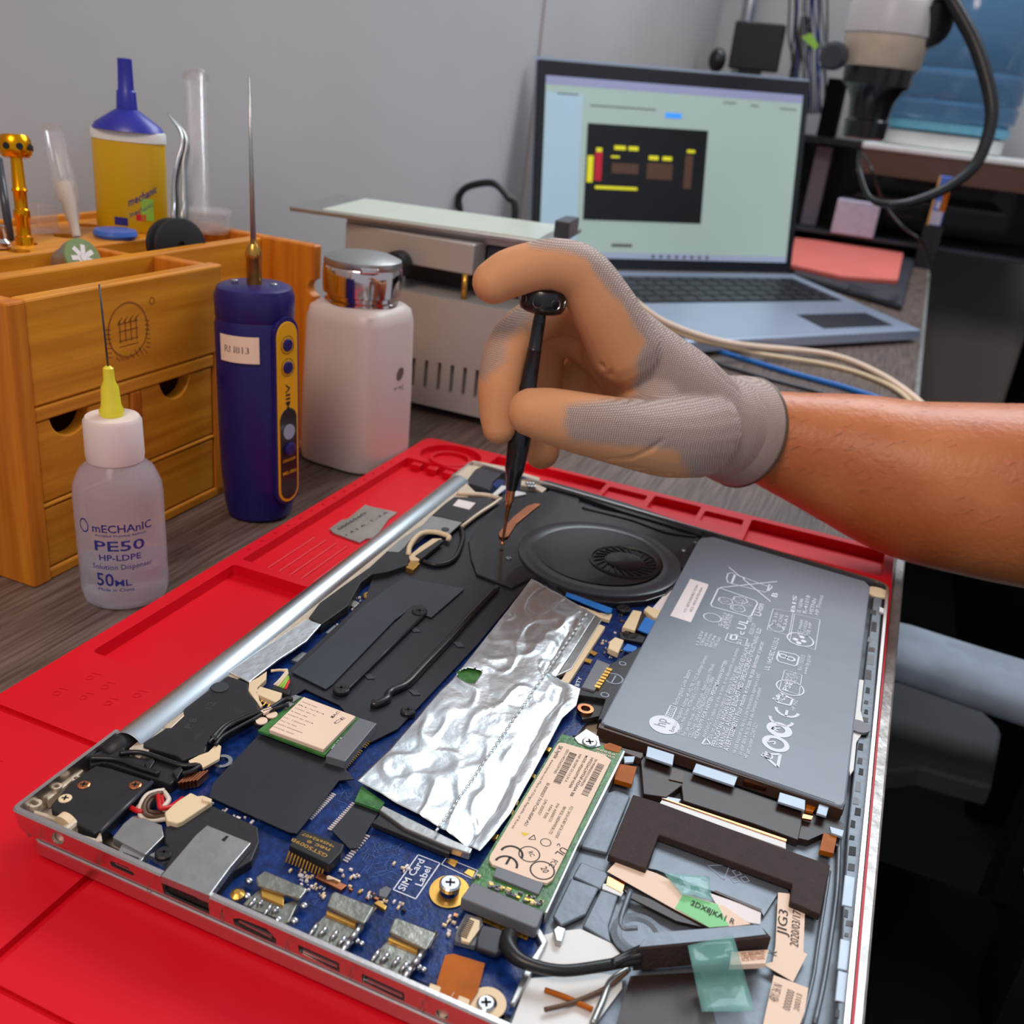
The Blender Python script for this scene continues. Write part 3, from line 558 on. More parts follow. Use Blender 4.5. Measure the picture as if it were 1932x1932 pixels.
for c_ in ([(360, 935), (440, 905), (530, 850), (590, 845)], [(370, 945), (470, 915), (520, 895), (560, 890)], [(20, 1150), (110, 1050), (230, 990), (360, 935)], [(0, 1130), (90, 1040), (210, 980), (350, 925)]):
    tube('antenna_wire', [kat(2, x, y, .0298) for x, y in c_], .0009, MATS['black_wire'], LP, n=8)
PO('cable_tape', 2, [(355, 930), (420, 895), (442, 915), (380, 950)], 30.6, 1, 'cream_label')
PO('antenna_socket', 2, [(300, 1000), (440, 925), (490, 945), (420, 1000), (350, 1035), (310, 1030)], 28.6, 1.5, 'black_plastic')
for x, y in ((362, 1010), (435, 965)):
    bm = bmesh.new(); add_lathe(bm, [(.0022, 0), (.0022, .0005)], kat(2, x, y, .0287), n=20); link_bm('contact_pad', bm, MATS['cream_label'], LP)
PO('cable_connector', 2, [(310, 800), (352, 752), (512, 800), (492, 868), (470, 872)], 29.2, 3, 'cream', .0003)
for i in range(5): 
    bm = bmesh.new(); a_ = kat(2, 345+i*30, 835+i*12, .0275); add_tube(bm, [a_, a_+V((-.001, -.0022, -.002))], .0004, n=6, smooth=0); link_bm('connector_pin', bm, MATS['gold'], LP)
PO('cable_plug', 2, [(430, 770), (455, 740), (575, 775), (560, 815), (520, 800)], 28.6, 3, 'black_plastic', .0003)
for i, m_ in enumerate(('white_wire', 'cream', 'green_wire', 'green_wire', 'red_wire')):
    tube('signal_wire', [kat(2, 455+i*20, 745+i*8, .0285), kat(2, 500+i*14, 700+i*6, .0292), kat(2, 545+i*4, 640+i*14, .0292), kat(2, 520-i*20, 635, .029), kat(2, 430, 640+i*3, .0285)] if i < 2 else [kat(2, 455+i*20, 745+i*8, .0285), kat(2, 510+i*12, 700+i*6, .0292), kat(2, 548+i*3, 655+i*14, .0285)], .0006, MATS[m_], LP, n=8)
PO('clip_strip', 2, [(270, 720), (330, 690), (400, 640), (395, 700), (330, 760), (345, 850), (370, 890), (355, 905), (300, 830), (265, 780)], 29.2, 2.5, 'cream', .0003)
# ---------------------------------------------------------------- solid state drive
sd = PO('solid_state_drive', 4, [(1052, 182), (1085, 135), (1530, 255), (1500, 350), (960, 1440), (905, 1425), (420, 1215)], 28.2, 1, 'pcb_green', 0, 'green drive board with a pale pink label')
SL = [(1040, 225), (1062, 198), (1100, 200), (1390, 285), (1442, 325), (1180, 860), (1015, 1195), (975, 1222), (900, 1205), (575, 1085), (553, 1050), (560, 1020)]
PO('drive_label', 4, SL, 29.3, 1, 'cream_label', parent=sd)
PO('controller_chip', 4, [(582, 1170), (608, 1092), (955, 1200), (945, 1235), (912, 1303)], 29.2, 1, 'grey_chip', .0002, parent=sd)
PO('drive_socket', 4, [(345, 1328), (432, 1212), (950, 1425), (905, 1540), (882, 1546)], 30.2, 4.5, 'grey_chip', .0004)
bm = bmesh.new(); z_ = .02935
def T4(s, x0, y0, x1, y1, h, b=False): text_px(bm, s, K(4, x0, y0), K(4, x1, y1), z_, h, b)
T4('SK hynix', 1062, 218, 1018, 310, .0016, True); T4('www.hynix.com Place of Origin Republic of Korea', 1010, 320, 715, 820, .0009)
T4('SSD5 HFS256G39TND', 1120, 245, 1020, 420, .0010); T4('NW 00.SSMP DC+3.3V A', 1210, 280, 1100, 480, .0010); T4('MODEL HFS256G39TNF N2A0A', 1255, 290, 1130, 525, .0010, True); T4('HFS256G39TNF-N2A0A BB', 1295, 305, 1140, 585, .0011, True); T4('SN MN98N020310109N2N', 1325, 315, 1215, 510, .0010)
T4('EI-2020257 7X1P-CSA-0SAP-A21', 975, 490, 805, 800, .0011, True); T4('S.PN 2020257', 960, 610, 905, 720, .0010); T4('HW E00', 1000, 650, 945, 745, .0010); T4('FW A0000121', 1045, 640, 985, 770, .0010)
T4('0BV.0CEL 5A0DHVWUB LTD', 1095, 660, 985, 860, .0011); T4('FCC SATA HC487 SATA 3.070X', 1145, 660, 1030, 890, .0011); T4('c', 1050, 930, 1045, 950, .0016, True); T4('UL', 1085, 955, 1030, 1005, .0026, True)
T4('FCC', 1015, 1045, 985, 1095, .0020, True)
def bars(x0, y0, x1, y1, wx, wy, n_):
    a, b = V((x0, y0, 0)), V((x1, y1, 0)); t = 0; random.seed(n_)
    while t < 1:
        w_ = random.choice((.008, .012, .02)); p = a.lerp(b, t); q = a.lerp(b, min(1, t+w_))
        vs = [kat(4, *c, z_) for c in ((p.x, p.y), (p.x+wx, p.y+wy), (q.x+wx, q.y+wy), (q.x, q.y))]; bm.faces.new([bm.verts.new(v) for v in vs]); t += w_+random.choice((.009, .016, .02))
bars(1140, 265, 1018, 485, 52, 18, 33); bars(1345, 345, 1222, 575, 48, 18, 41)
for cx, cy, r0, r1_ in ((845, 1010, .0032, .0036), (940, 1128, .0036, .0041)): add_ring(bm, kat(4, cx, cy, z_), r0, r1_, 28)
T4('20', 925, 1110, 950, 1150, .0022, True); T4('RC', 835, 995, 855, 1030, .0016, True)
def arc(cx, cy, r_, a0, a1, wd=.0007):
    c = kat(4, cx, cy, z_); P = [c+V((math.cos(math.radians(a0+(a1-a0)*i/12))*r_, math.sin(math.radians(a0+(a1-a0)*i/12))*r_, 0)) for i in range(13)]
    for p, q in zip(P, P[1:]): add_line(bm, p, q, wd)
arc(715, 1010, .0036, 0, 180, .0008); arc(675, 1085, .0036, 0, 180, .0008); c = kat(4, 675, 1085, z_); add_line(bm, c, c+V((0, .0036, 0)), .0008)
for a, b in (((840, 900), (880, 870)), ((880, 870), (890, 905)), ((890, 905), (840, 900))): add_line(bm, kat(4, *a, z_), kat(4, *b, z_), .0003)
add_ring(bm, kat(4, 965, 925, z_), .0016, .0019, 20)
link_bm('label_print', bm, MATS['ink'], sd)
bm = bmesh.new(); bm.faces.new([bm.verts.new(kat(4, *p, .02936)) for p in ((785, 850), (805, 880), (850, 860))]); link_bm('warning_mark', bm, M('yellow', (232, 196, 30), .5), sd)
screw(sd, kat(4, 1285, 195, .0288), .0030, .0010, MATS['steel'])
PO('drive_bracket', 4, [(1170, 160), (1260, 95), (1350, 150), (1365, 220), (1300, 235), (1200, 200)], 28.6, .6, 'shield', .0002)
for i in range(10): 
    bm = bmesh.new(); add_ring(bm, kat(4, 1345+(i % 5)*28, 268+(i//5)*-22+(i % 5)*9, .02835), .0003, .0006, 10); link_bm('via_ring', bm, MATS['cream_label'], sd)
random.seed(3)
for i in range(34): 
    t = random.random(); p = K(4, 450+t*480+random.uniform(-20, 20), 1150+t*190+random.uniform(10, 60)); bm = bmesh.new(); add_box(bm, at(*p, .0287), (random.choice((.0010, .0014)), .0007, .0008)); link_bm('small_component', bm, MATS[random.choice(('gold', 'grey_chip', 'cream'))], sd)
PO('drive_tray_edge', 4, [(1530, 250), (1545, 262), (1420, 520), (1200, 950), (975, 1440), (955, 1438), (1190, 930)], 28.6, 5, 'shield', .0002)
bm = bmesh.new()
for i in range(30):
    t = i/30
    for r_ in range(3): add_box(bm, kat(4, 480+t*235-r_*8, 1440+t*100+r_*18, .0252), (.0006, .0010, .0003))
for i in range(12):
    t = i/12
    for r_ in range(3): add_box(bm, kat(4, 745+t*105-r_*8, 1550+t*45+r_*18, .0252), (.0006, .0010, .0003))
tag(link_bm('solder_contacts', bm, MATS['gold'], LP), kind='stuff')
# gold pads, screw post, SIM box, chips
bm = bmesh.new(); add_lathe(bm, [(.0062, 0), (.0062, .0003), (.0030, .0003), (.0030, 0)], kat(4, 262, 1285, .0242), n=36, cap=False, sx=1, sy=1.1)
gp = link_bm('gold_pad', bm, MATS['gold'], LP)
bm = bmesh.new(); p = kat(4, 262, 1285, .0242); add_lathe(bm, [(.0018, 0), (.0018, .0016), (.0034, .0022), (.0034, .0036), (.0028, .0040)], p, n=20)
for a in (0, math.pi/2): add_box(bm, p+V((0, 0, .00405)), (.0030, .0006, .0002), Matrix.Rotation(a+.4, 3, 'Z'), mi=1)
link_bm('screw', bm, [MATS['steel'], MATS['dark_slot']], LP)
for pts in ([(235, 1065), (270, 1040), (325, 1060), (300, 1105)], [(370, 1145), (400, 1118), (450, 1135), (430, 1180)]): PO('gold_pad', 4, pts, 24.3, .2, 'gold')
for pts in ([(858, 445), (870, 420), (895, 430), (885, 460)], [(725, 635), (740, 605), (770, 618), (755, 655)], [(680, 700), (700, 672), (735, 688), (718, 725)], [(570, 890), (590, 855), (622, 868), (605, 902)], [(950, 245), (970, 222), (1010, 235), (990, 265)]): PO('gold_capacitor', 4, pts, 26, 1.5, 'gold', .0002)
bm = bmesh.new()
BX = [K(3, *p) for p in ((1322, 882), (1503, 628), (1662, 690), (1485, 950))]
for a, b in zip(BX, BX[1:]+BX[:1]): add_line(bm, at(*a, .02415), at(*b, .02415), .0004)
text_px(bm, 'SIM Card', K(3, 1400, 895), K(3, 1552, 672), .02415, .0024, True); text_px(bm, 'Label', K(3, 1530, 860), K(3, 1600, 725), .02415, .0024, True)
link_bm('board_lettering', bm, MATS['white_ink'], pcb); bm = bmesh.new()
for pts, k in (([(240, 1038), (205, 1085), (430, 1190), (470, 1130)], 4), ([(1170, 400), (1225, 338), (1765, 575), (1722, 630)], 3), ([(1165, 420), (1210, 375), (1750, 600)], 3)):
    for a, b in zip(pts, pts[1:]+pts[:1]): add_line(bm, kat(k, *a, .02418), kat(k, *b, .02418), .0003)
link_bm('board_outline', bm, MATS['white_ink'], pcb); bm = bmesh.new()
text_px(bm, 'BTY', K(6, 935, 1720), K(6, 960, 1655), .02415, .0018, True); text_px(bm, 'TPL', K(6, 1175, 1520), K(6, 1195, 1480), .02415, .0015, True)
link_bm('board_print', bm, MATS['white_ink'], pcb)
# fine copper tracks etched on the board
M('track', (60, 94, 160), .4)
bm = bmesh.new(); random.seed(5)
for (k, x0, y0, x1, y1, n_) in ((3, 1080, 560, 1380, 800, 60), (2, 880, 1480, 1000, 1700, 24), (3, 700, 930, 760, 1000, 6), (3, 1250, 1000, 1600, 1120, 16), (6, 920, 1300, 1130, 1620, 30)):
    for i in range(n_):
        a = kat(k, random.uniform(x0, x1), random.uniform(y0, y1), .0241); d = random.choice((V((1, 0, 0)), V((0, 1, 0)), V((.7, .7, 0)), V((-.7, .7, 0))))*random.uniform(.001, .005); add_line(bm, a, a+d, .00018)
    link_bm('board_tracks', bm, MATS['track'], pcb); bm = bmesh.new()
bm.free()
def chips(reg, n_, mats, smin=.0007, smax=.0016, z=.0246, nm='small_component'):
    k, x0, y0, x1, y1, slope = reg
    for i in range(n_):
        x = random.uniform(x0, x1); y = y0+(x-x0)*slope+random.uniform(0, y1-y0); bm = bmesh.new(); a = random.uniform(smin, smax)
        s = (a, a*.55, .0007) if random.random() < .5 else (a*.55, a, .0007); add_box(bm, kat(k, x, y, z), s); link_bm(nm, bm, MATS[random.choice(mats)], pcb)
random.seed(11)
chips((3, 520, 680, 800, 760, .45), 18, ('cream', 'white_label', 'copper', 'steel')); chips((3, 640, 800, 820, 900, .4), 14, ('cream', 'white_label', 'steel')); chips((3, 1000, 850, 1400, 900, .35), 22, ('copper', 'gold', 'cream', 'white_label', 'black_plastic'))
chips((6, 1090, 1300, 1250, 1500, -.1), 22, ('white_label', 'gold', 'steel', 'cream')); chips((3, 940, 720, 1080, 800, .1), 8, ('cream', 'white_label')); chips((3, 1680, 1120, 1790, 1260, -.8), 12, ('cream', 'copper', 'white_label'))
chips((8, 640, 1050, 700, 1100, .2), 6, ('cream', 'copper', 'shield')); chips((8, 520, 1250, 640, 1330, -.8), 6, ('copper', 'white_label', 'cream')); chips((2, 60, 1640, 300, 1680, .35), 5, ('white_label', 'steel'))
chips((3, 1240, 640, 1480, 700, .4), 5, ('white_label', 'cream')); chips((6, 1230, 1190, 1280, 1260, .1), 5, ('steel', 'gold')); chips((1, 1540, 1060, 1930, 1090, .35), 6, ('white_label', 'steel'))
for (k, a, b, n_) in ((2, (885, 1540), (700, 1730), 15), (2, (1035, 1610), (850, 1810), 15), (3, (1130, 490), (960, 690), 12)):
    for i in range(n_):
        t = i/n_; bm = bmesh.new(); add_box(bm, kat(k, a[0]+(b[0]-a[0])*t, a[1]+(b[1]-a[1])*t, .0243), (.0019, .00032, .0005)); link_bm('chip_pin', bm, MATS['white_label'], pcb)
for k, pts, m_ in ((8, [(440, 1325), (505, 1270), (575, 1290), (500, 1345)], 'shield'), (8, [(190, 1525), (270, 1465), (345, 1490), (250, 1545)], 'shield'), (8, [(600, 1110), (640, 1085), (690, 1110), (650, 1145)], 'tin'), (3, [(820, 790), (850, 775), (940, 815), (915, 850), (830, 820)], 'cream'),
                  (3, [(1220, 880), (1270, 855), (1310, 875), (1270, 940), (1215, 925)], 'grey_chip'), (8, [(560, 1240), (690, 1130), (720, 1140), (590, 1260)], 'cream'), (3, [(750, 790), (800, 760), (985, 850), (940, 885)], 'copper'), (3, [(1180, 980), (1215, 955), (1275, 1000), (1260, 1030)], 'gold')):
    PO('board_component', k, pts, 25.6, 1.4, m_, .0002, parent=pcb)
# far side of the board: blue ribbon, sockets
PO('blue_ribbon', 6, [(838, 1060), (845, 1035), (870, 1040), (1180, 1150), (1172, 1182), (1140, 1180)], 28.4, .4, 'blue_tab')
PO('ribbon_socket', 6, [(920, 1120), (1080, 1180), (1180, 1190), (1160, 1235), (1070, 1210), (930, 1150)], 26.6, 2, 'cream', .0003)
PO('ribbon_socket', 6, [(1252, 1285), (1330, 1160), (1395, 1172), (1345, 1312)], 28.2, 3, 'cream', .0004); PO('blue_tab', 6, [(1365, 1305), (1420, 1212), (1505, 1248), (1450, 1338)], 27.6, .6, 'blue_tab')
PO('socket_tape', 6, [(1330, 1290), (1400, 1180), (1425, 1195), (1365, 1310)], 27.6, .6, 'brown_film')
PO('ribbon_socket', 6, [(1148, 1440), (1160, 1390), (1200, 1358), (1265, 1380), (1222, 1475)], 28, 3, 'cream', .0004); PO('blue_tab', 6, [(1255, 1448), (1290, 1408), (1360, 1432), (1350, 1468), (1290, 1462)], 27, .6, 'blue_tab')
PO('white_socket', 6, [(1410, 1160), (1440, 1130), (1560, 1180), (1530, 1225), (1480, 1215)], 28.4, 3, 'cream', .0004)
PO('white_sheet', 6, [(1470, 1150), (1640, 960), (1690, 880), (1670, 960), (1550, 1180)], 26.8, .4, 'white_label')
for x, y in ((1265, 1150), (1310, 1340)): screw(LP, kat(6, x, y, .0262), .0036, .0016, MATS['fan_black'])
PO('black_bracket', 6, [(1230, 1320), (1360, 1330), (1425, 1350), (1400, 1400), (1240, 1370)], 26.0, 1, 'black_plastic')
for pts in ([(1000, 1465), (1015, 1450), (1075, 1475), (1050, 1495)], [(960, 1530), (975, 1508), (1035, 1525), (1020, 1550)]): PO('gold_pad', 6, pts, 25, .6, 'gold', parent=pcb)
# ---------------------------------------------------------------- battery
BT = [(1133, 1363), (1136, 1356), (1318, 1018), (1324, 1014), (1345, 1012), (1632, 1096), (1642, 1106), (1596, 1515), (1590, 1521), (1580, 1520)]
bt = PO('battery', 0, BT, 29.8, 6.5, 'battery', .0008, 'flat dark grey battery pack covered in white print')
PO('battery_side', 0, [(1131, 1364), (1578, 1521), (1592, 1523), (1590, 1528), (1128, 1372)], 29.0, 5, 'battery_edge', .0002, parent=bt)
PO('battery_fold', 0, [(1140, 1366), (1575, 1514), (1576, 1508), (1145, 1358)], 29.95, .2, 'battery', parent=bt)
bm = bmesh.new(); zb = .02995
def T7(s, x0, y0, x1, y1, h, b=False, k=7): text_px(bm, s, K(k, x0, y0), K(k, x1, y1), zb, h, b)
T7('Rechargeable Li-ion Battery', 572, 1065, 660, 852, .0021); T7('RE03XL', 530, 1140, 560, 1080, .0021, True)
for a, b in (((498, 1130), (532, 1065)), ((532, 1065), (570, 1078)), ((570, 1078), (538, 1148)), ((538, 1148), (498, 1130))): add_line(bm, kat(7, *a, zb), kat(7, *b, zb), .0004)
LN = [('European Regulatory Address: HP, HQ-TRE, 71025 Boeblingen Germany', 548, 1228, 758, 765), ('Regulatory Model Number: HSTNN-OB1C 11.55V 45Wh', 585, 1240, 720, 920), ('For use with model / ITE product only', 622, 1252, 735, 995), ('Rated Capacity: 3780mAh', 738, 975, 802, 815), ('CELL Origin: CHINA ASSEMBLED/PROCESSED in CHINA', 660, 1262, 800, 895), ('4ICP4/59/79 FOR HINTIEN PERSEMBAHAN BATTERI', 692, 1272, 880, 795),
      ('WARNING: To reduce risk of fire or burns, do not disassemble, crush, puncture', 745, 1265, 948, 720), ('Do not short external contacts or dispose in fire or water', 780, 1268, 942, 830), ('PERINGATAN: JANGAN BUKA, TUSUK ATAU BUANG KE DALAM API', 808, 1318, 1018, 690), ('VARNING: ANVAND ENDAST MED SPECIFICERAD UTRUSTNING I ELD', 845, 1330, 1085, 600), ('AVERTISSEMENT! Pour reduire le risque, ne pas demonter ni percer', 882, 1345, 1100, 680), ('ne pas exposer au feu ou a une temperature superieure a 60C', 925, 1358, 1078, 875), ('ou jeter dans le feu ou dans le eau. Remplacer uniquement', 962, 1368, 1085, 960), ('HP part number: L32407-2C1', 1000, 1388, 1062, 1180)]
for i, (s, x0, y0, x1, y1) in enumerate(LN): T7(s, x0, y0, x1, y1, .0017 if i not in (8, 9, 10) else .0021, i in (5, 8, 9, 10))
T7('Li-ion', 1078, 525, 1100, 452, .0034, True); T7('UL', 985, 610, 1005, 550, .0042, True); T7('c', 975, 640, 982, 620, .003, True); T7('US', 1020, 560, 1028, 530, .002, True); T7('E225129', 1030, 635, 1050, 570, .0019)
T7('UL 1642/IEC 62133-2', 1128, 855, 1192, 660, .0022, True); T7('RA1150353', 1328, 855, 1350, 765, .0019); T7('www.hp.go.kr', 1358, 880, 1385, 760, .0019); T7('HP INC', 1285, 1100, 1305, 1035, .0015)
for i in range(5): T7(('11.55V', '3780mAh', '45.0Wh', '3ICP4', '1588-3003')[i], 700+i*26, 700+i*5, 735+i*26, 615+i*10, .0015)
for i in range(4): T7(('C-0013', 'Telec', 'MSIP-REM', 'R33036')[i], 835+i*16, 585+i*6, 870+i*14, 505+i*4, .0013)
for i in range(5): T7(('BIS', 'IS 16046', 'R-41018', 'HSTNN', 'HP Tronics')[i], 1285+i*36, 500+i*4, 1300+i*40, 400+(i % 2)*20, .0020)
T7('B', 1175, 410, 1185, 385, .0028, True)
for i in range(3):
    T7(('T2 10', '27 CNS', 'R3A1')[i], 1165+i*32, 585+i*10, 1185+i*32, 505+i*10, .0016); T7(('KC MARK', 'YU1020', 'PSE HP')[i], 1320+i*26, 640+i*4, 1340+i*26, 545+i*10, .0016); T7(('CHINA', 'ROHS EL', 'XX 2019')[i], 1245+i*26, 940, 1255+i*26, 870, .0016)
def loop(pts, wd=.0005, k=7, closed=True, mesh=None):
    for a, b in zip(pts, pts[1:]+(pts[:1] if closed else [])): add_line(mesh or bm, kat(k, *a, zb), kat(k, *b, zb), wd)
loop([(822, 355), (840, 355), (1048, 428), (1060, 445), (1022, 520), (1005, 526), (785, 465), (776, 450)], .0007)
for cx, cy in ((850, 425), (940, 420), (930, 470), (985, 450)): add_ring(bm, kat(7, cx, cy, zb), .0028, .0033, 3 if cx < 990 else 12)
for cx, cy in ((865, 430), (955, 425), (940, 475)): add_ring(bm, kat(7, cx, cy, zb), .0036, .0041, 7)
loop([(885, 225), (1140, 435)], .0007, closed=False); loop([(830, 350), (1180, 312)], .0007, closed=False)   # crossed-out bin
loop([(880, 265), (905, 258), (925, 275), (905, 325), (880, 318), (872, 295)], .0006); loop([(920, 268), (1130, 345), (1118, 380), (900, 325)], .0006); loop([(1130, 330), (1150, 345), (1115, 380)], .0006); add_ring(bm, kat(7, 972, 290, zb), 0, .0012, 12)
for cx, cy, a, b in ((785, 532, .0040, .0045), (1175, 595, .0032, .0036), (1320, 665, .0058, .0065), (1258, 958, .0056, .0062)): add_ring(bm, kat(7, cx, cy, zb), a, b, 28)
for cx, cy in ((1290-0, 664), (1330, 650), (1310, 685), (1340, 675)): add_ring(bm, kat(7, cx, cy, zb), 0, .0014, 8)
loop([(1155, 478), (1275, 500), (1250, 640), (1118, 605)], .0003); loop([(1285, 510), (1440, 545), (1410, 728), (1255, 680)], .0003); loop([(1225, 850), (1330, 880), (1312, 1000), (1192, 965)], .0003); loop([(880, 628), (1000, 662), (985, 705), (862, 670)], .0004); loop([(1190, 735), (1290, 755), (1312, 770), (1300, 818), (1285, 825), (1190, 800), (1176, 780)], .0007)
T7('PSE', 1245, 980, 1275, 930, .0026, True)
add_ring(bm, kat(7, 1215, 765, zb), .0013, .0022, 16); add_ring(bm, kat(7, 1262, 782, zb), .0013, .0022, 16)
loop([(900, 640), (935, 635), (930, 665), (895, 665)], .0009); T7('21', 955, 695, 965, 670, .0018, True)
loop([(748, 1262), (775, 1300), (722, 1300)], .0006)
# CE, C-tick, EAC style marks up the right edge
def arc7(cx, cy, r_, a0, a1, wd):
    c = kat(7, cx, cy, zb); P = [c+V((math.cos(math.radians(a0+(a1-a0)*i/12))*r_, math.sin(math.radians(a0+(a1-a0)*i/12))*r_, 0)) for i in range(13)]
    for p, q in zip(P, P[1:]): add_line(bm, p, q, wd)
arc7(1205, 1150, .0046, 180, 360, .0013); arc7(1240, 1095, .0046, 180, 360, .0013); c = kat(7, 1240, 1095, zb); add_line(bm, c, c+V((0, -.0046, 0)), .0011)
add_ring(bm, kat(7, 1192, 1212, zb), .0024, .0052, 28); add_ring(bm, kat(7, 1170, 1297, zb), .0034, .0054, 28); T7('S', 1162, 1306, 1176, 1286, .0034, True); T7('R', 1185, 1225, 1200, 1200, .0030, True)
loop([(1090, 1360), (1198, 1362), (1182, 1440)], .0012); T7('U', 1135, 1400, 1165, 1375, .0042, True)
loop([(1195, 1000), (1275, 1025), (1258, 1065), (1175, 1045)], .0009); T7('RCM', 1200, 1050, 1250, 1010, .0042, True)
bp_ = link_bm('battery_print', bm, MATS['white_ink'], bt)
bm = bmesh.new(); add_ring(bm, kat(7, 495, 1182, zb), 0, .0062, 32); lg = link_bm('round_logo', bm, MATS['white_ink'], bt)
bm = bmesh.new(); zb = .03003; text_px(bm, 'hp', K(7, 500, 1198), K(7, 512, 1152), zb, .0048, False); link_bm('logo_letters', bm, MATS['battery'], bt); zb = .02995
st = PO('battery_sticker', 7, [(530, 520), (652, 296), (762, 330), (758, 345), (655, 560)], 29.95, .15, 'white_label', parent=bt)
bm = bmesh.new(); text_px(bm, 'CT: 6JEVU0020BZ 0YNN', K(7, 625, 500), K(7, 702, 335), .0300, .0013); text_px(bm, '455-9EKA7EH0A', K(7, 660, 500), K(7, 730, 350), .0300, .0013); link_bm('sticker_print', bm, MATS['ink_grey'], bt)
# battery plug beside the board
PO('battery_plug', 6, [(1260, 1500), (1385, 1430), (1420, 1400), (1440, 1385), (1110, 1960), (1075, 1960), (1130, 1810), (930, 1780), (945, 1740), (1050, 1760), (1160, 1560)], 28.2, 5, 'black_plastic', .0004)
PO('plug_socket', 6, [(955, 1722), (1068, 1520), (1165, 1560), (1050, 1750)], 29.2, 4, 'grey_chip', .0003)
for i in range(7):
    t = i/6; PO('gold_blade', 6, [(1140-t*85, 1580+t*125), (1180-t*85, 1592+t*125), (1172-t*85, 1606+t*125), (1132-t*85, 1594+t*125)], 29.4, 1, 'gold')
bm = bmesh.new(); zb = .0283; add_ring(bm, kat(6, 1190, 1662, zb), .0036, .0042, 24); add_line(bm, kat(6, 1175, 1690, zb), kat(6, 1205, 1640, zb), .0006); add_ring(bm, kat(6, 1255, 1552, zb), .0012, .0017, 12); add_ring(bm, kat(6, 1125, 1780, zb), .0014, .0019, 12); link_bm('plug_print', bm, MATS['grey_ink'], LP)
bm = bmesh.new(); add_lathe(bm, [(.0034, -.002), (.0034, 0), (.002, 0), (.002, -.002)], kat(6, 985, 1880, .0272), n=24, cap=False); link_bm('screw_post', bm, MATS['copper'], LP)
PO('screw_post_frame', 6, [(930, 1850), (1030, 1790), (1130, 1810), (1100, 1932), (960, 1960)], 25.8, 2, 'black_plastic')
# ---------------------------------------------------------------- battery bay hardware, right and below
for pts, m_, z, th in (([(585, 88), (748, 140), (738, 205), (575, 150)], 'pale_tab', 28.6, 1), ([(880, 192), (1135, 270), (1112, 330), (858, 245)], 'pale_tab', 28.2, 1), ([(1388, 368), (1545, 415), (1542, 478), (1375, 425)], 'pale_tab', 28.2, 1), ([(1630, 430), (1690, 448), (1672, 515), (1610, 495)], 'pale_tab', 28.2, 1), ([(1690, 575), (1780, 600), (1770, 640), (1700, 615)], 'pale_tab', 27.2, 1),
                       ([(655, 385), (790, 410), (770, 440), (690, 420)], 'pale_tab', 25.2, 1), ([(440, 150), (510, 150), (500, 185), (445, 190)], 'pale_tab', 26.8, 1)):
    PO('metal_tab', 5, pts, z, th, m_, .0002)
PO('dark_rail', 5, [(540, 150), (740, 215), (870, 255), (1100, 330), (1540, 485), (1500, 660), (1230, 560), (800, 420), (790, 330), (700, 400), (560, 380)], 25.6, 3, 'brown_film', .0003)
PO('dark_rail', 5, [(130, 20), (560, 130), (560, 150), (545, 165), (420, 120), (200, 60)], 26.6, 3, 'battery_edge', .0003)
PO('copper_tab', 5, [(405, 195), (520, 215), (490, 320), (385, 290)], 26.6, 2, 'kapton'); PO('copper_tab', 5, [(735, 225), (810, 250), (800, 310), (715, 290)], 26.0, 2, 'battery_edge'); PO('copper_tab', 5, [(320, 80), (355, 68), (430, 95), (410, 130), (325, 105)], 28.4, 2, 'kapton')
PO('copper_tab', 5, [(1550, 440), (1610, 455), (1590, 490), (1545, 480)], 26.2, 1, 'kapton'); PO('copper_tab', 5, [(1655, 615), (1735, 640), (1715, 740), (1630, 720)], 26.2, 2, 'kapton'); PO('copper_tab', 5, [(1180, 285), (1330, 330), (1325, 345), (1170, 300)], 27.6, 2, 'copper'); PO('copper_tab', 5, [(1530, 500), (1590, 515), (1580, 535), (1525, 525)], 27.0, 1, 'copper')
PO('dark_block', 5, [(1480, 480), (1700, 520), (1780, 560), (1740, 700), (1650, 620), (1560, 660), (1470, 640)], 25.0, 3, 'brown_film')
PO('white_strip', 5, [(672, 418), (720, 430), (1425, 668), (1425, 712), (1400, 702), (655, 442)], 25.4, .6, 'white_plastic'); PO('copper_edge', 5, [(680, 408), (700, 408), (1430, 655), (1428, 668)], 25.8, .6, 'copper')
PO('foam_frame', 5, [(498, 382), (660, 432), (1410, 710), (1695, 810), (1690, 840), (1635, 1110), (1540, 1070), (1450, 1032), (1465, 925), (1060, 775), (655, 625), (577, 835), (345, 748)], 27.0, 3, 'brown_foam', .0004, 'dark brown foam strip in a U shape')
PO('grey_sheet', 5, [(650, 640), (1440, 935), (1440, 1010), (1380, 980), (1290, 1120), (1270, 1080), (640, 840), (590, 830)], 23.4, .5, 'grey_frame')
bm = bmesh.new(); zb = .0235
for a, b in (((950, 815), (1085, 810)), ((1085, 810), (1050, 900)), ((1050, 900), (950, 815))): add_line(bm, kat(5, *a, zb), kat(5, *b, zb), .0004)
for i in range(3): add_ring(bm, kat(5, 1140, 885, zb)+V((.002*math.cos(i*2.1), .002*math.sin(i*2.1), 0)), .0012, .0018, 4)
link_bm('embossed_mark', bm, MATS['grey_ink'], LP)
for pts, z in (([(180, 790), (330, 850), (350, 870), (300, 960), (130, 880)], 24.2), ([(120, 890), (290, 950), (210, 1110), (60, 1180), (10, 1120)], 24.4), ([(300, 960), (410, 990), (350, 1180), (370, 1290), (190, 1180), (250, 1060)], 23.6), ([(250, 400), (400, 350), (480, 390), (340, 740), (180, 700)], 23.6)):
    PO('frame_plate', 5, pts, z, 1.4, 'grey_frame', .0005)
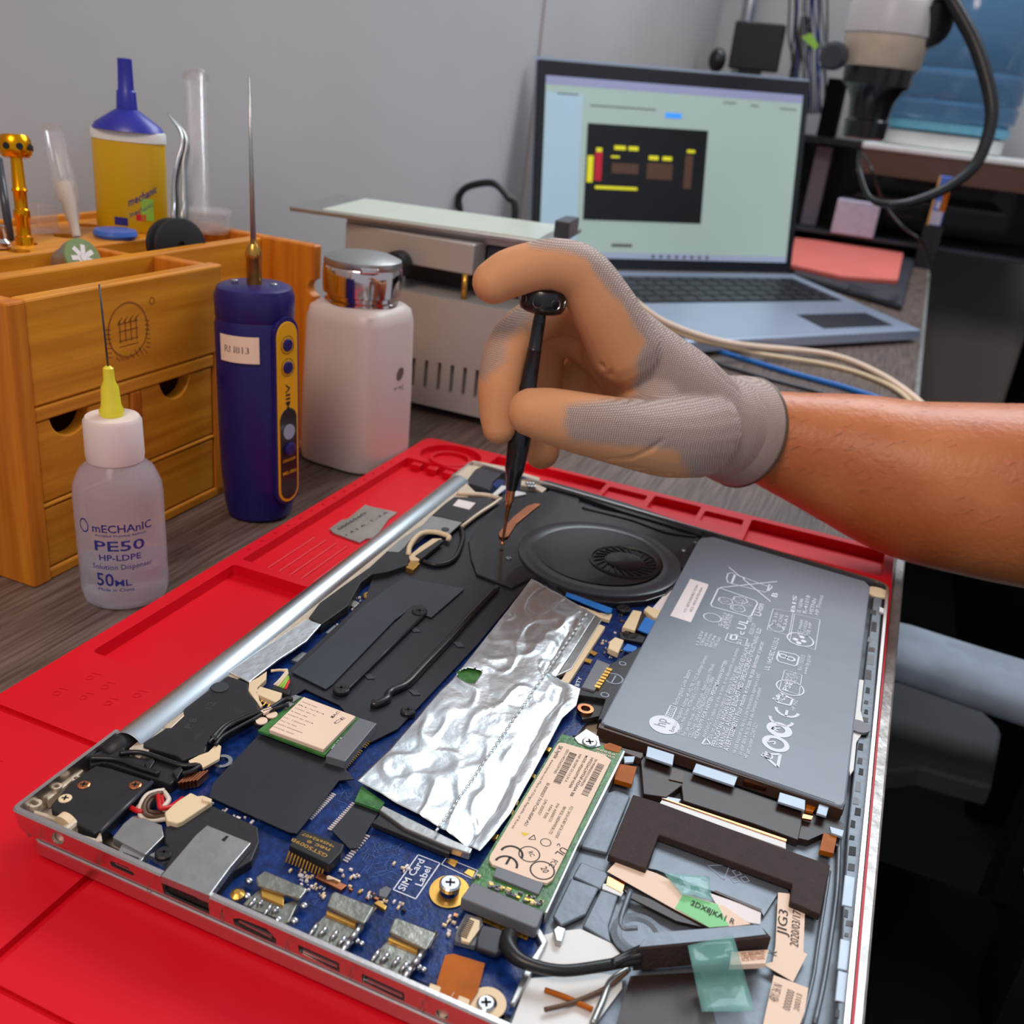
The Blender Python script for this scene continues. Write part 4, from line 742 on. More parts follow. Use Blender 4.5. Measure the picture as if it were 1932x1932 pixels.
tube('frame_rib', [kat(5, x, y, .0240) for x, y in ((480, 970), (420, 1150), (440, 1200), (520, 1200))], .0010, MATS['grey_frame'], LP)
tube('frame_rib', [kat(5, x, y, .0240) for x, y in ((1750, 620), (1740, 900), (1720, 1100), (1660, 1500), (1600, 1777))], .0008, MATS['grey_frame'], LP)
tube('frame_rib', [kat(5, x, y, .0236) for x, y in ((1690, 850), (1620, 1300), (1590, 1500), (1520, 1777))], .0006, MATS['grey_frame'], LP)
bm = bmesh.new(); add_lathe(bm, [(.0085, 0), (.0085, .0008), (.0065, .0012), (.0050, .0008)], kat(5, 525, 1245, .0236), n=32, cap=True); link_bm('pivot_disc', bm, MATS['grey_frame'], LP)
PO('white_panel', 5, [(-90, 1250), (30, 1215), (180, 1200), (370, 1290), (440, 1375), (250, 1430), (-110, 1460)], 23.4, .6, 'white_plastic'); PO('white_panel', 5, [(-140, 1500), (300, 1470), (430, 1480), (430, 1560), (250, 1800), (-250, 1800)], 23.4, .6, 'white_plastic')
tube('brown_wire', [kat(5, x, y, .0246) for x, y in ((-40, 1570), (100, 1620), (250, 1690))], .0008, MATS['kapton'], LP); tube('brown_wire', [kat(5, x, y, .0250) for x, y in ((-40, 1690), (120, 1650), (330, 1560), (460, 1460))], .0007, MATS['brown_wire'], LP); tube('brown_wire', [kat(5, x, y, .0248) for x, y in ((250, 1777), (310, 1640), (360, 1520), (470, 1440))], .0010, MATS['shield'], LP)
PO('brown_film', 5, [(480, 1485), (900, 1462), (950, 1560), (1010, 1800), (390, 1800)], 24.0, .5, 'brown_film')
PO('dark_strip', 5, [(440, 960), (750, 1070), (900, 1150), (930, 1190), (760, 1150), (480, 1010)], 24.4, .6, 'brown_film')
# labels and tape on the palm rest
PO('copper_tab', 5, [(345, 880), (450, 915), (430, 980), (335, 930)], 24.2, .4, 'copper'); PO('white_strip', 5, [(315, 925), (335, 925), (440, 975), (425, 1000), (310, 955)], 24.0, .4, 'white_plastic')
PO('white_strip', 5, [(960, 980), (1275, 1090), (1270, 1170), (1200, 1160), (1010, 1060)], 24.3, .4, 'white_label'); PO('copper_edge', 5, [(980, 970), (1000, 965), (1280, 1080), (1275, 1095)], 24.6, .4, 'battery_edge')
lb = PO('paper_label', 5, [(340, 850), (405, 780), (640, 862), (720, 900), (800, 985), (1050, 1060), (1210, 1170), (1130, 1180), (960, 1190), (740, 1075)], 25.0, .2, 'cream_label', 0, 'cream paper label strip')
PO('green_tape', 5, [(752, 1072), (800, 990), (1010, 1050), (1080, 1180), (960, 1190)], 25.15, .1, 'green_tape')
bm = bmesh.new(); text_px(bm, '2DX8JKA1 R', K(5, 845, 1050), K(5, 1110, 1172), .0254, .0022, True); link_bm('label_print', bm, MATS['ink'], lb)
lb2 = PO('paper_label', 5, [(1378, 978), (1448, 985), (1450, 1030), (1542, 1062), (1532, 1340), (1556, 1352), (1470, 1520), (1285, 1412), (1345, 1400), (1362, 1300)], 24.6, .2, 'cream_label', 0, 'cream paper label with a date')
bm = bmesh.new(); text_px(bm, 'JIG3', K(5, 1428, 1245), K(5, 1440, 1092), .0248, .0030); text_px(bm, '2020/03/17N', K(5, 1500, 1312), K(5, 1520, 1065), .0248, .0026); text_px(bm, 'K', K(5, 1368, 1365), K(5, 1372, 1335), .0248, .0026); link_bm('label_print', bm, MATS['ink'], lb2)
lb3 = PO('paper_label', 5, [(1352, 1480), (1562, 1558), (1540, 1700), (1500, 1810), (1280, 1810)], 24.6, .2, 'cream_label', 0, 'cream paper label with small print')
bm = bmesh.new(); text_px(bm, '4BY/.36 N', K(5, 1375, 1650), K(5, 1405, 1545), .0248, .0026); text_px(bm, '0000000', K(5, 1450, 1700), K(5, 1480, 1580), .0248, .0022); text_px(bm, '200313', K(5, 1505, 1700), K(5, 1525, 1600), .0248, .0016); link_bm('label_print', bm, MATS['ink_grey'], lb3)
# little board block with cable
def wedge(name, tops, z0, z1, m, parent=None, bev=.0004):
    bm = bmesh.new(); add_prism(bm, [kat(5, x, y, z1) for x, y in tops], z1-z0); o = link_bm(name, bm, MATS[m], parent or LP); return bevel(o, bev)
sbk = wedge('sensor_block', [(520, 1322), (570, 1250), (600, 1222), (1240, 1172), (1278, 1182), (1340, 1250)], .0245, .0335, 'brown_foam')
PO('block_cover', 5, [(535, 1308), (575, 1248), (602, 1224), (1240, 1174), (1276, 1184), (1305, 1232), (1110, 1255)], 33.8, .3, 'grey_frame', 0, parent=sbk)
PO('orange_label', 5, [(1095, 1340), (1322, 1325), (1300, 1408), (1085, 1418)], 30.0, 2, 'cream_label', parent=sbk)
bm = bmesh.new(); 
for i in range(3): text_px(bm, ('MFF 0007A0U/M', 'C0000RF0YTTUS', 'ACR-0070006')[i], K(5, 1160, 1362+i*18), K(5, 1300, 1348+i*18), .0301, .0012)
link_bm('label_print', bm, MATS['kapton'], sbk)
tube('block_cable', [kat(4, 700, 1600, .028), kat(4, 690, 1680, .029), kat(4, 760, 1770, .029), kat(4, 900, 1830, .029), kat(4, 1100, 1860, .029), kat(4, 1350, 1830, .029), kat(4, 1560, 1790, .0290), kat(4, 1640, 1770, .029)], [.0026, .0026, .0022, .0018, .0017, .0017, .0017, .0019], MATS['black_wire'], LP)
for s in (0, 1): tube('cable_strand', [kat(4, 1450, 1815-s*14, .030), kat(4, 1560, 1770-s*25, .030), kat(4, 1660, 1740-s*40, .031)], .0012, MATS['black_wire'], LP)
PO('cable_flat_end', 4, [(480, 1560), (500, 1520), (620, 1545), (720, 1600), (690, 1700), (600, 1740), (455, 1690), (460, 1620)], 28.4, 2, 'black_film', .0006)
fs = PO('flex_socket', 4, [(310, 1570), (380, 1440), (500, 1475), (520, 1560), (450, 1680), (300, 1640)], 26.6, 2, 'grey_chip', .0003); PO('flex_latch', 4, [(345, 1590), (415, 1470), (485, 1492), (480, 1560), (410, 1655), (350, 1640)], 27.8, 1.2, 'cream', .0002, parent=fs)
for i in range(10): 
    bm = bmesh.new(); add_box(bm, kat(4, 408-i*6, 1490+i*13, .0279), (.0032, .0003, .0002)); link_bm('flex_pin', bm, MATS['battery_edge'], fs)
PO('silver_edge', 4, [(880, 1560), (920, 1540), (980, 1640), (900, 1800), (740, 2100), (700, 2100), (840, 1790), (930, 1660)], 25.6, 3, 'shield', .0004)
PO('frame_clip', 4, [(1020, 1560), (1050, 1530), (1110, 1550), (1080, 1650), (1040, 1640)], 25.8, 3, 'shield', .0003)
PO('kapton_patch', 3, [(1640, 1560), (1700, 1360), (1760, 1350), (1990, 1420), (1940, 1620), (1870, 1730), (1640, 1680)], 26.2, .4, 'kapton', 0, 'orange heat tape patch')
for pts in ([(1578, 1600), (1590, 1560), (1670, 1590), (1650, 1670)], [(1770, 1740), (1800, 1650), (1880, 1680), (1860, 1790)]): PO('screw_seat', 3, pts, 26.8, 1.4, 'cream', .0003)
bm = bmesh.new(); add_lathe(bm, [(.0052, 0), (.0052, .0004), (.0026, .0004), (.0026, 0)], at(920, 1894, .0250), n=32, cap=False); link_bm('gold_pad', bm, MATS['cream'], LP); screw(LP, at(917, 1893, .0262), .0026, .0014, MATS['steel'])
# clear teal tape across the block
bm = bmesh.new(); G = []
for i in range(13):
    t = i/12; row = []
    for j in range(9):
        s = j/8; a = V((830, 1300, 0)).lerp(V((915, 1700, 0)), t); b = V((1105, 1235, 0)).lerp(V((1240, 1700, 0)), t); p = a.lerp(b, s)
        z = .0345 if t < .3 else max(.0262, .0345-(t-.3)*.03); z += .0012*NZ.noise(V((p.x*.01, p.y*.01, 0)))
        row.append(bm.verts.new(kat(5, p.x, p.y, z)))
    G.append(row)
for a, b in zip(G, G[1:]):
    for j in range(8): bm.faces.new((a[j], a[j+1], b[j+1], b[j]))
tp = link_bm('clear_tape', bm, MATS['clear_tape'], LP, True); mod(tp, 'SOLIDIFY', thickness=.00015); tp['label'] = 'crinkled see-through green tape'
bm = bmesh.new(); G = []
for i in range(9):
    row = []
    for j in range(9):
        p = V((685, 858, 0)).lerp(V((960, 880, 0)), j/8).lerp(V((790, 990, 0)).lerp(V((975, 1020, 0)), j/8), i/8); row.append(bm.verts.new(kat(5, p.x, p.y, .0262+.0018*abs(NZ.noise(V((p.x*.02, p.y*.02, 7)))))))
    G.append(row)
for a, b in zip(G, G[1:]):
    for j in range(8): bm.faces.new((a[j], a[j+1], b[j+1], b[j]))
tp = link_bm('clear_tape', bm, MATS['clear_tape'], LP, True); mod(tp, 'SOLIDIFY', thickness=.00015)
# right rail with clips
rail = PO('side_rail', 0, [(1650, 1112), (1665, 1125), (1632, 1560), (1600, 1985), (1575, 1985), (1600, 1560), (1628, 1300)], 27.6, 4, 'grey_frame', .0005)
PO('white_cover', 0, [(1617, 1281), (1630, 1283), (1624, 1340), (1633, 1374), (1616, 1400), (1611, 1452), (1604, 1462), (1600, 1440)], 28.6, 1, 'white_plastic', .0002)
bm = bmesh.new(); add_lathe(bm, [(.0046, 0), (.0046, .0012)], at(1619, 1374, .0284), n=24); bb_ = link_bm('round_boss', bm, MATS['grey_chip'], LP)
bm = bmesh.new(); add_lathe(bm, [(.0062, 0), (.0062, .001), (.004, .001)], at(1655, 1120, .0270), n=24); link_bm('round_boss', bm, MATS['cream'], LP)
PO('white_cover', 0, [(1660, 1145), (1673, 1150), (1671, 1158), (1659, 1153)], 28.8, 1, 'white_plastic')
random.seed(21)
yy = 1150
while yy < 1925:
    x = 1650-(yy-1150)*.083; h = random.uniform(8, 20); w_ = random.uniform(6, 13); x += random.uniform(-8, 2)
    PO('clip_slot', 0, [(x-w_/2, yy), (x+w_/2, yy+2), (x+w_/2-1, yy+h), (x-w_/2-2, yy+h-2)], 27.75, .4, random.choice(('dark_slot', 'dark_slot', 'dark_slot', 'black_plastic', 'grey_chip', 'brown_film')))
    yy += h+random.uniform(4, 14)
for y0 in (1650, 1770, 1830): PO('rail_window', 0, [(1600-(y0-1560)*.07, y0), (1622-(y0-1560)*.08, y0+5), (1616-(y0-1560)*.08, y0+62), (1594-(y0-1560)*.07, y0+57)], 27.9, .8, 'pale_tab', .0003)
# ---------------------------------------------------------------- desk object materials
M('wood', (226, 150, 38), .38, col2=(190, 112, 14), scale=9, stretch=(16, .9, 16), bump=.1, bscale=30, ramp=(.3, .7))
M('wood_side', (218, 134, 32), .40, col2=(180, 94, 12), scale=9, stretch=(16, 16, .9), bump=.1, bscale=30, ramp=(.3, .7))
M('wood_dark', (110, 60, 20), .6)
M('navy', (32, 25, 96), .34, vary=.06, bump=.03, bscale=900, spec=.45); M('panel_yellow', (232, 166, 14), .4, vary=.03); M('brass', (206, 152, 70), .28, 1)
M('milky', (208, 194, 186), .38, vary=.03, scale=12, sss=.25); M('milky_cap', (226, 210, 204), .42, vary=.02, sss=.3)
M('bottle_clear', (226, 222, 232), .16, trans=.55, ior=1.25, vary=.03, scale=20, alpha=.62)
M('liquid', (226, 224, 236), .08, trans=.85, ior=1.2, vary=.02, alpha=.7)
M('needle_hub', (242, 226, 60), .3, trans=.1, vary=.05); M('label_blue', (44, 44, 128), .5); M('chrome', (214, 200, 196), .12, 1, vary=.03)
M('plate_grey', (188, 182, 176), .42, .4, vary=.05, scale=20); M('ceramic', (214, 222, 206), .25, vary=.03, scale=20)
M('bottle_yellow', (206, 162, 8), .35, vary=.05, scale=20); M('cap_blue', (44, 48, 160), .35); M('gold_anod', (240, 160, 20), .25, 1, vary=.05)
M('clear_plastic', (230, 226, 226), .08, trans=.6, alpha=.38, vary=.02); M('blue_lid', (60, 104, 190), .3); M('teal', (110, 176, 168), .35); M('jar_green', (120, 140, 80), .4)
# ---------------------------------------------------------------- wooden organiser
OX, OY0, OY1, OYM, OH = -.1437, .1464, .4045, .2976, .1445
og = thing('desk_organizer', 'orange pine desk organizer with drawers and a burnt round logo against the wall', 'organizer', (-.22, .275, 0))
def wbx(name, x0, x1, y0, y1, z0, z1, m='wood', bev=.0012): o = boxobj(name, x0, x1, y0, y1, z0, z1, MATS[m], og); bevel(o, bev); return o
T_ = .009
XM = -.186; XB = -.305
wbx('front_panel', OX-T_, OX, OY0+T_, OYM, .093, OH)
wbx('side_panel', XB, OX+.0006, OY0-T_*.2, OY0+T_, 0, OH, 'wood_side')
wbx('side_panel', XM, OX-.0002, OYM-T_, OYM-.0005, .0, OH-.001, 'wood_side')
wbx('mid_board', XM-T_, XM, OY0+T_, OY1-T_, .004, OH)
o = wbx('end_panel', XB, OX, OY1-T_, OY1, 0, OH+.001, 'wood_side')
b = bmesh.new(); add_lathe(b, [(.0055, -.02), (.0055, .02)], (OX+.0005, OY1, .117), axis=(0, 1, 0), n=20); cut(o, [b]); bevel(o, .0012)
wbx('back_board', XB-.004, XB, OY0, OY1, 0, OH+.002)
wbx('bottom_board', XB, OX-.0002, OY0+T_, OY1-T_, 0, .006)
wbx('rail', OX-.012, OX-.0002, OY0+T_, OYM-T_, .085, .0925); wbx('rail', OX-.012, OX-.0006, OY0+T_, OYM-T_, .0395, .0418); wbx('divider', XM, OX-.0004, .2195, .2275, .006, .085, 'wood_side')
wbx('tray_floor', XM, OX-T_, OY0+T_, OYM-T_, .098, .102); wbx('tray_floor', -.232, XM-T_, OY0+T_, OY1-T_, .108, .112)
deck = wbx('deck_board', XB, -.232, OY0+T_, OY1-T_, .128, OH-.002)
cs = []
for x, y, r_ in ((-.2364-.004, .2429, .0062), (-.262, .225, .006), (-.255, .262, .006), (-.262, .30, .008), (-.29, .2, .006), (-.285, .34, .007), (-.25, .38, .006), (-.245, .20, .006), (-.27, .185, .006)):
    b = bmesh.new(); add_lathe(b, [(r_, .12), (r_, .16)], (x, y, 0), n=20); cs.append(b)
cut(deck, cs); bevel(deck, .0008)
wbx('divider', -.232, XM-T_, .290, .297, .112, OH-.004, 'wood_side'); wbx('divider', -.232, XM-T_, .345, .352, .112, OH-.004, 'wood_side')
for y0, y1, ny in ((OY0+T_+.001, .2188, .1775), (.2282, OYM-T_-.001, .2555)):
    for z0, z1 in ((.0425, .0845), (.0068, .0388)):
        b = bmesh.new(); aabb(b, OX-.009, OX-.0012, y0, y1, z0, z1); d_ = link_bm('drawer', b, MATS['wood'], og)
        if z1 > .05:
            c = bmesh.new(); add_lathe(c, [(.0125, -.02), (.0125, .02)], (OX-.005, ny, z1+.0012), axis=(1, 0, 0), n=28); cut(d_, [c])
            link_bm('drawer_box', (lambda b: (aabb(b, OX-.03, OX-.0095, y0+.002, y1-.002, z0, z0+.02), b)[1])(bmesh.new()), MATS['wood_dark'], d_)
        bevel(d_, .0008)
bm = bmesh.new(); c = V((OX+.0002, .2195, .1195)); ex_ = V((0, 1, 0)); ez_ = V((0, 0, 1))
add_ring(bm, c, .0138, .0146, 40, V((1, 0, 0)))
def L3(a, b, wd=.0006): add_line(bm, c+ex_*a[0]+ez_*a[1], c+ex_*b[0]+ez_*b[1], wd, V((1, 0, 0)))
for x in (-.006, -.002, .002, .006): L3((x, -.006), (x, .006)); L3((x-.0015, .004), (x+.002, .007))
for z in (-.008, -.005, .0, .004): L3((-.007, z), (.007, z))
for i in range(7): L3((-.0165, .003-i*.0024), (-.0125, .002-i*.0024), .0005); L3((.0125, .003-i*.0024), (.0160, .002-i*.0024), .0005); L3((-.010+i*.0034, -.0125-.002*math.sin(i)), (-.007+i*.0034, -.0155), .0005)
add_ring(bm, c+ex_*.0185+ez_*.0125, .0016, .0021, 14, V((1, 0, 0)))
link_bm('burnt_logo', bm, M('burn', (158, 88, 24), .6), og)
bm = bmesh.new()
for y in (.166, .171): aabb(bm, XM-.0002, XM+.0002, y, y+.0015, .118, .124)
link_bm('pencil_mark', bm, MATS['ink_grey'], og)
# things in and on the organiser
def one(name, bm_or_o, label, cat, group=None): return tag(bm_or_o, label, cat, group)
t = thing('tin_lid', 'teal round tin lid lying in the front tray of the wooden organizer', 'lid', (-.163, .243, .1021))
p = V((-.1635, .243, .1022)); lathe('rim', [(.0155, 0), (.0165, .004), (.0165, .0175), (.0155, .0185), (.0001, .0185)], p, MATS['teal'], t)
b = bmesh.new(); add_ring(b, p+V((0, 0, .0188)), 0, .0125, 32); link_bm('lid_print', b, MATS['grey_ink'], t)
p = atd(143, 494, .552); t = thing('jar', 'small silver jar with a green flowered lid tipped behind the front tray', 'jar', p)
axj = (CP-p).normalized()*.6+V((.65, .25, .45)); axj.normalize()
lathe('jar_body', [(.0095, -.010), (.0105, -.008), (.0105, .002), (.0115, .002), (.0115, .007)], p, MATS['shield'], t, axis=axj); lathe('jar_lid', [(.0115, .007), (.0110, .0080), (.0001, .0080)], p, MATS['jar_green'], t, axis=axj)
b = bmesh.new(); pc_ = p+axj*.0082
q_ = V((0, 0, 1)).rotation_difference(axj)
for i in range(7):
    a = i*.9; v = q_@V((math.cos(a), math.sin(a), 0)); add_line(b, pc_+v*.002, pc_+v*.0075, .0028, axj)
add_ring(b, pc_+axj*.0002, 0, .002, 12, axj); link_bm('lid_flower', b, MATS['white_label'], t)
lathe_o = lathe('bottle_cap', [(.0125, 0), (.0135, .002), (.0125, .0045), (.0001, .0055)], at(218, 447, OH-.0018), MATS['blue_lid']); tag(lathe_o, 'flat round blue cap lying on the organizer deck', 'cap')
p = atd(332, 462, .612); axd = V((.75, -.35, .12)).normalized()
t = thing('wire_spool', 'black round spool standing upright in the organizer', 'spool', p)
lathe('flange', [(.0155, .004), (.0165, .0045), (.0165, .0075), (.0155, .008), (.0025, .008), (.0025, .006)], p, MATS['black_plastic'], t, axis=axd); lathe('flange', [(.0155, -.008), (.0165, -.0075), (.0165, -.0045), (.0155, -.004)], p, MATS['black_plastic'], t, axis=axd); lathe('core', [(.012, -.004), (.012, .004)], p, MATS['black_wire'], t, axis=axd)
# golden precision screwdriver
pb, ptp = at(48, 468, OH-.004), atd(27, 262, .548); axg = (ptp-pb).normalized(); Lg = (ptp-pb).length
t = thing('precision_screwdriver', 'golden precision screwdriver with a round drilled head standing in the organizer', 'screwdriver', pb)
lathe('shaft', [(.0022, -.010), (.0022, 0), (.0050, .0), (.0050, .006), (.0038, .007), (.0038, .016), (.0045, .017), (.0045, .021), (.0036, .022), (.0036, .031), (.0044, .032), (.0036, .034), (.0032, Lg-.010)], pb, MATS['gold_anod'], t, axis=axg)
hd_ = lathe('spinning_head', [(.0070, Lg-.010), (.0085, Lg-.008), (.0090, Lg-.004), (.0085, Lg), (.0070, Lg+.002), (.0001, Lg+.002)], pb, MATS['gold_anod'], t, axis=axg)
qg = V((0, 0, 1)).rotation_difference(axg)
for i in range(8):
    v = qg@V((math.cos(i*math.pi/4+.3), math.sin(i*math.pi/4+.3), 0)); b = bmesh.new(); add_lathe(b, [(.0019, 0), (.0019, .0005)], pb+axg*(Lg-.0045)+v*.0087, axis=v, n=12); link_bm('head_hole', b, MATS['dark_slot'], hd_)
# chrome driver tip at the frame edge
p = at(4, 470, OH-.002); tag(lathe('tool_ring', [(.0035, 0), (.0055, .001), (.0055, .004), (.0030, .006), (.0030, .013), (.0001, .014)], p, MATS['chrome']), 'small chrome tool collar at the left edge of the organizer deck', 'tool')
p0, p1 = at(20, 452, OH-.001), atd(-4, 300, .57); tag(tube('dark_rod', [p0, p1], [.0022, .0026], MATS['fan_ring'], smooth=0, n=12), 'thin dark rod leaning beside the golden screwdriver', 'tool')  # plain thin dark bar rising from the deck
# clear plastic things
p0, p1 = at(145, 447, OH-.002), atd(98, 240, .60); axs = (p1-p0).normalized(); Ls = (p1-p0).length
t = thing('syringe_tip', 'clear plastic dispensing tip standing tilted in the organizer', 'tip', p0)
lathe('tip_cone', [(.0025, -.008), (.0030, .010), (.0045, .012), (.0050, .022), (.0075, .026), (.0068, .04), (.0056, Ls-.001), (.0060, Ls)], p0, MATS['clear_plastic'], t, axis=axs, n=20)
lathe('tip_hub', [(.0024, .0), (.0030, .012), (.0046, .024), (.0046, .034)], p0, MATS['white_wire'], t, axis=axs, n=16)
o = boxobj('plastic_box', -.2890, -.2730, .287, .305, OH-.0019, OH+.014, MATS['clear_plastic']); bevel(o, .0008); tag(o, 'small clear plastic box beside the tilted dispensing tip', 'box')
p0, p1 = at(376, 432, OH-.002), atd(369, 143, .70); axs = (p1-p0).normalized(); Ls = (p1-p0).length
t = thing('plastic_tube', 'tall clear plastic tube standing at the back of the organizer', 'tube', p0)
lathe('tube_wall', [(.0076, 0), (.0076, Ls), (.0066, Ls), (.0066, .002)], p0, MATS['clear_plastic'], t, axis=axs, n=24); lathe('tube_rim', [(.0076, Ls-.002), (.0092, Ls-.001), (.0092, Ls+.0006), (.0066, Ls+.0006)], p0, MATS['clear_plastic'], t, axis=axs, n=24); lathe('inner_rod', [(.0022, .001), (.0022, Ls-.004)], p0, MATS['clear_plastic'], t, axis=axs, n=12)
p = at(425, 443, OH-.001)+V((-.012, .0, 0)); t = thing('glass_jar', 'low clear jar with a thick rim at the right end of the organizer', 'jar', p)
lathe('jar_wall', [(.0115, 0), (.0125, .002), (.0125, .013), (.0115, .013), (.0112, .002)], p, MATS['clear_plastic'], t, n=32); lathe('jar_rim', [(.0120, .0128), (.0142, .0132), (.0142, .0152), (.0115, .0152)], p, MATS['clear_plastic'], t, n=32)
# tweezers
tw = [(342, 425), (341, 385), (340, 345), (343, 308), (350, 275), (345, 252), (331, 232), (317, 215)]; W3 = [atd(x, y, .66) for x, y in tw]
t = thing('tweezers', 'curved steel tweezers standing points up in the organizer', 'tweezers', at(342, 436, OH-.002))
fr = (CP-W3[3]).normalized()
for s in (-1, 1): tube('arm', [p+cr*(.0022*s*k)+cd*(.0008*s) for p, k in zip([at(342, 436, OH-.002)+cd*.03]+W3, (1, 1.2, 1.4, 1.3, .8, .6, .4, .2, .05))], [.0062, .0066, .0064, .0054, .0042, .0036, .0026, .0015, .0006], MATS['steel' if s < 0 else 'shield'], t, n=10, flat=(cr, .32))
# yellow squeeze bottle
p = at(258, 440, OH-.002)+V((-.012, .010, 0)); p.z = OH-.0018; t = thing('squeeze_bottle', 'yellow oval squeeze bottle with a pointed dark blue nozzle on the organizer', 'bottle', p)
kw = dict(sx=1, sy=.62, rotz=YAW*-1+math.pi*0, n=40)
kw['rotz'] = -YAW
lathe('bottle_body', [(.0225, 0), (.0235, .002), (.0235, .0585), (.0215, .0635), (.012, .066)], p, MATS['bottle_yellow'], t, **kw); lathe('shoulder_band', [(.0241, .0560), (.0241, .0610), (.0232, .0624)], p, MATS['white_plastic'], t, **kw)
lathe('nozzle_cap', [(.0225, .0622), (.0205, .0655), (.0085, .0735), (.0066, .0745), (.0060, .0850), (.0050, .0860), (.0044, .1040), (.0001, .1045)], p, MATS['cap_blue'], t, n=40, sx=1, sy=.8, rotz=-YAW)
def ovalfn(p, z0, th0, rx=.0238, ry=.0148):
    def f(x, y):
        th = th0+x/rx; v = V((math.sin(th)*rx, -math.cos(th)*ry, 0)); v.rotate(Matrix.Rotation(-YAW, 3, 'Z')); return p+v+V((0, 0, z0+y))
    return f
def bandpatch(bm, f, x0, x1, y0, y1, n_=10):
    vs = [[bm.verts.new(f(x0+(x1-x0)*i/n_, y)) for i in range(n_+1)] for y in (y0, y1)]
    for i in range(n_): bm.faces.new((vs[0][i], vs[0][i+1], vs[1][i+1], vs[1][i]))
fo = ovalfn(p, 0, 0)
b = bmesh.new(); add_text(b, 'mechanic', lambda x, y: fo(.004+x, .0165+y+x*.5), .020, .0052, True); add_text(b, 'mechanic', lambda x, y: fo(.0045+x, .0095+y+x*.5), .016, .0034); bandpatch(b, fo, -.006, .003, .004, .009); link_bm('bottle_print', b, MATS['label_blue'], t)
b = bmesh.new(); bandpatch(b, fo, .0085, .015, .008, .012, 6); link_bm('red_flash', b, MATS['red_wire'], t)
b = bmesh.new(); bandpatch(b, fo, .012, .021, .008, .022, 6); link_bm('green_flash', b, MATS['green_wire'], t)
# ---------------------------------------------------------------- solution bottle with needle
p = front(241, 1157, .0208); BR = .0208; tilt = V((-.022, 0, 1)).normalized()
t = thing('dispenser_bottle', 'small see-through squeeze bottle with yellow needle tip and purple print beside the red mat', 'bottle', p)
lathe('bottle_body', [(.0170, 0), (.0196, .0015), (BR, .006), (BR, .0555), (.0202, .0615), (.0172, .0685), (.0130, .0725), (.0122, .0740)], p, MATS['bottle_clear'], t, axis=tilt, n=48)
lathe('liquid', [(.0160, .0012), (.0186, .0025), (.0197, .007), (.0197, .0205), (.0001, .0205)], p, MATS['liquid'], t, axis=tilt, n=40)
lathe('screw_cap', [(.0118, .0728), (.0130, .0735), (.0134, .0760), (.0132, .0930), (.0120, .0950), (.0060, .0952)], p, MATS['milky_cap'], t, axis=tilt, n=40)
lathe('needle_hub', [(.0052, .0950), (.0058, .0975), (.0046, .1000), (.0040, .1090), (.0026, .1120), (.0024, .1180), (.0012, .1190)], p, MATS['needle_hub'], t, axis=tilt, n=20)
nt_ = V((-.055, .0, 1)).normalized(); tube('needle', [p+tilt*.1188, p+tilt*.1188+nt_*.0375], .00045, MATS['fan_ring'], t, smooth=0, n=8)
view = (CP-p); th_c = math.atan2(view.y, view.x)
def cyl(p, r_, thc, axis=V((0, 0, 1))):
    q = V((0, 0, 1)).rotation_difference(axis)
    def f(x, y): a = thc+x/r_; return V(p)+q@V((math.cos(a)*r_, math.sin(a)*r_, y))
    return f
fb = cyl(p, BR+.00015, th_c, tilt); b = bmesh.new()
add_text(b, 'mECHAnIC', lambda x, y: fb(-.0135+x, .0435+y), .0285, .0040, True); add_text(b, 'MOBILE PHONE REPAIR', lambda x, y: fb(-.012+x, .0412+y), .024, .0011)
add_text(b, 'PE50', lambda x, y: fb(-.0130+x, .0338+y), .0235, .0052, True); add_text(b, 'HP-LDPE', lambda x, y: fb(-.0112+x, .0287+y), .0195, .0031, True)
add_text(b, 'Solution Dispenser', lambda x, y: fb(-.0150+x, .0240+y), .0290, .0026); add_text(b, '50', lambda x, y: fb(-.0135+x, .0150+y), .0085, .0068, True); add_text(b, 'ML', lambda x, y: fb(-.0045+x, .0150+y), .0075, .0034, True); add_text(b, 'Made in China', lambda x, y: fb(-.0130+x, .0120+y), .0170, .0018)
for a in range(10):
    t0, t1 = a/10*2*math.pi, (a+1)/10*2*math.pi
    P = [fb(-.0185+.0024*math.cos(u)*k, .0455+.0030*math.sin(u)*k) for u in (t0, t1) for k in (1, 1.25)]; bv = [b.verts.new(x) for x in (P[0], P[1], P[3], P[2])]; b.faces.new(bv)
link_bm('bottle_print', b, MATS['label_blue'], t)
# ---------------------------------------------------------------- blue cordless tool
p = front(491, 994, .0222); IR = .0225; ti = V((-.030, .0, 1)).normalized()
t = thing('cordless_glue_remover', 'dark blue cordless tool with long brass needle tip and yellow button panel standing upright', 'tool', p)
kk = dict(n=48, power=2.2, rotz=.5)
lathe('tool_body', [(.0165, 0), (.0190, .002), (.0205, .010), (.0220, .030), (.0225, .06), (.0225, .118), (.0215, .1215), (.0220, .1225), (.0222, .134), (.0205, .1385), (.0175, .1400), (.0001, .1400)], p, MATS['navy'], t, axis=ti, **kk)
lathe('brass_nozzle', [(.0042, .139), (.0042, .1540), (.0046, .1545), (.0046, .1570), (.0036, .160), (.0024, .1620)], p, MATS['brass'], t, axis=ti, n=24)
tube('needle_tip', [p+ti*.160, p+ti*.200, p+ti*.2465], [.0016, .0012, .0003], MATS['shield'], t, smooth=0, n=12)
for s in (-1, 1): 
    v = V((math.cos(.4), math.sin(.4), 0))*.011*s; b = bmesh.new(); add_lathe(b, [(.0020, 0), (.0020, .0010), (.0012, .0014)], p+ti*.1400+v, axis=ti, n=14); link_bm('screw', b, MATS['steel'], t)
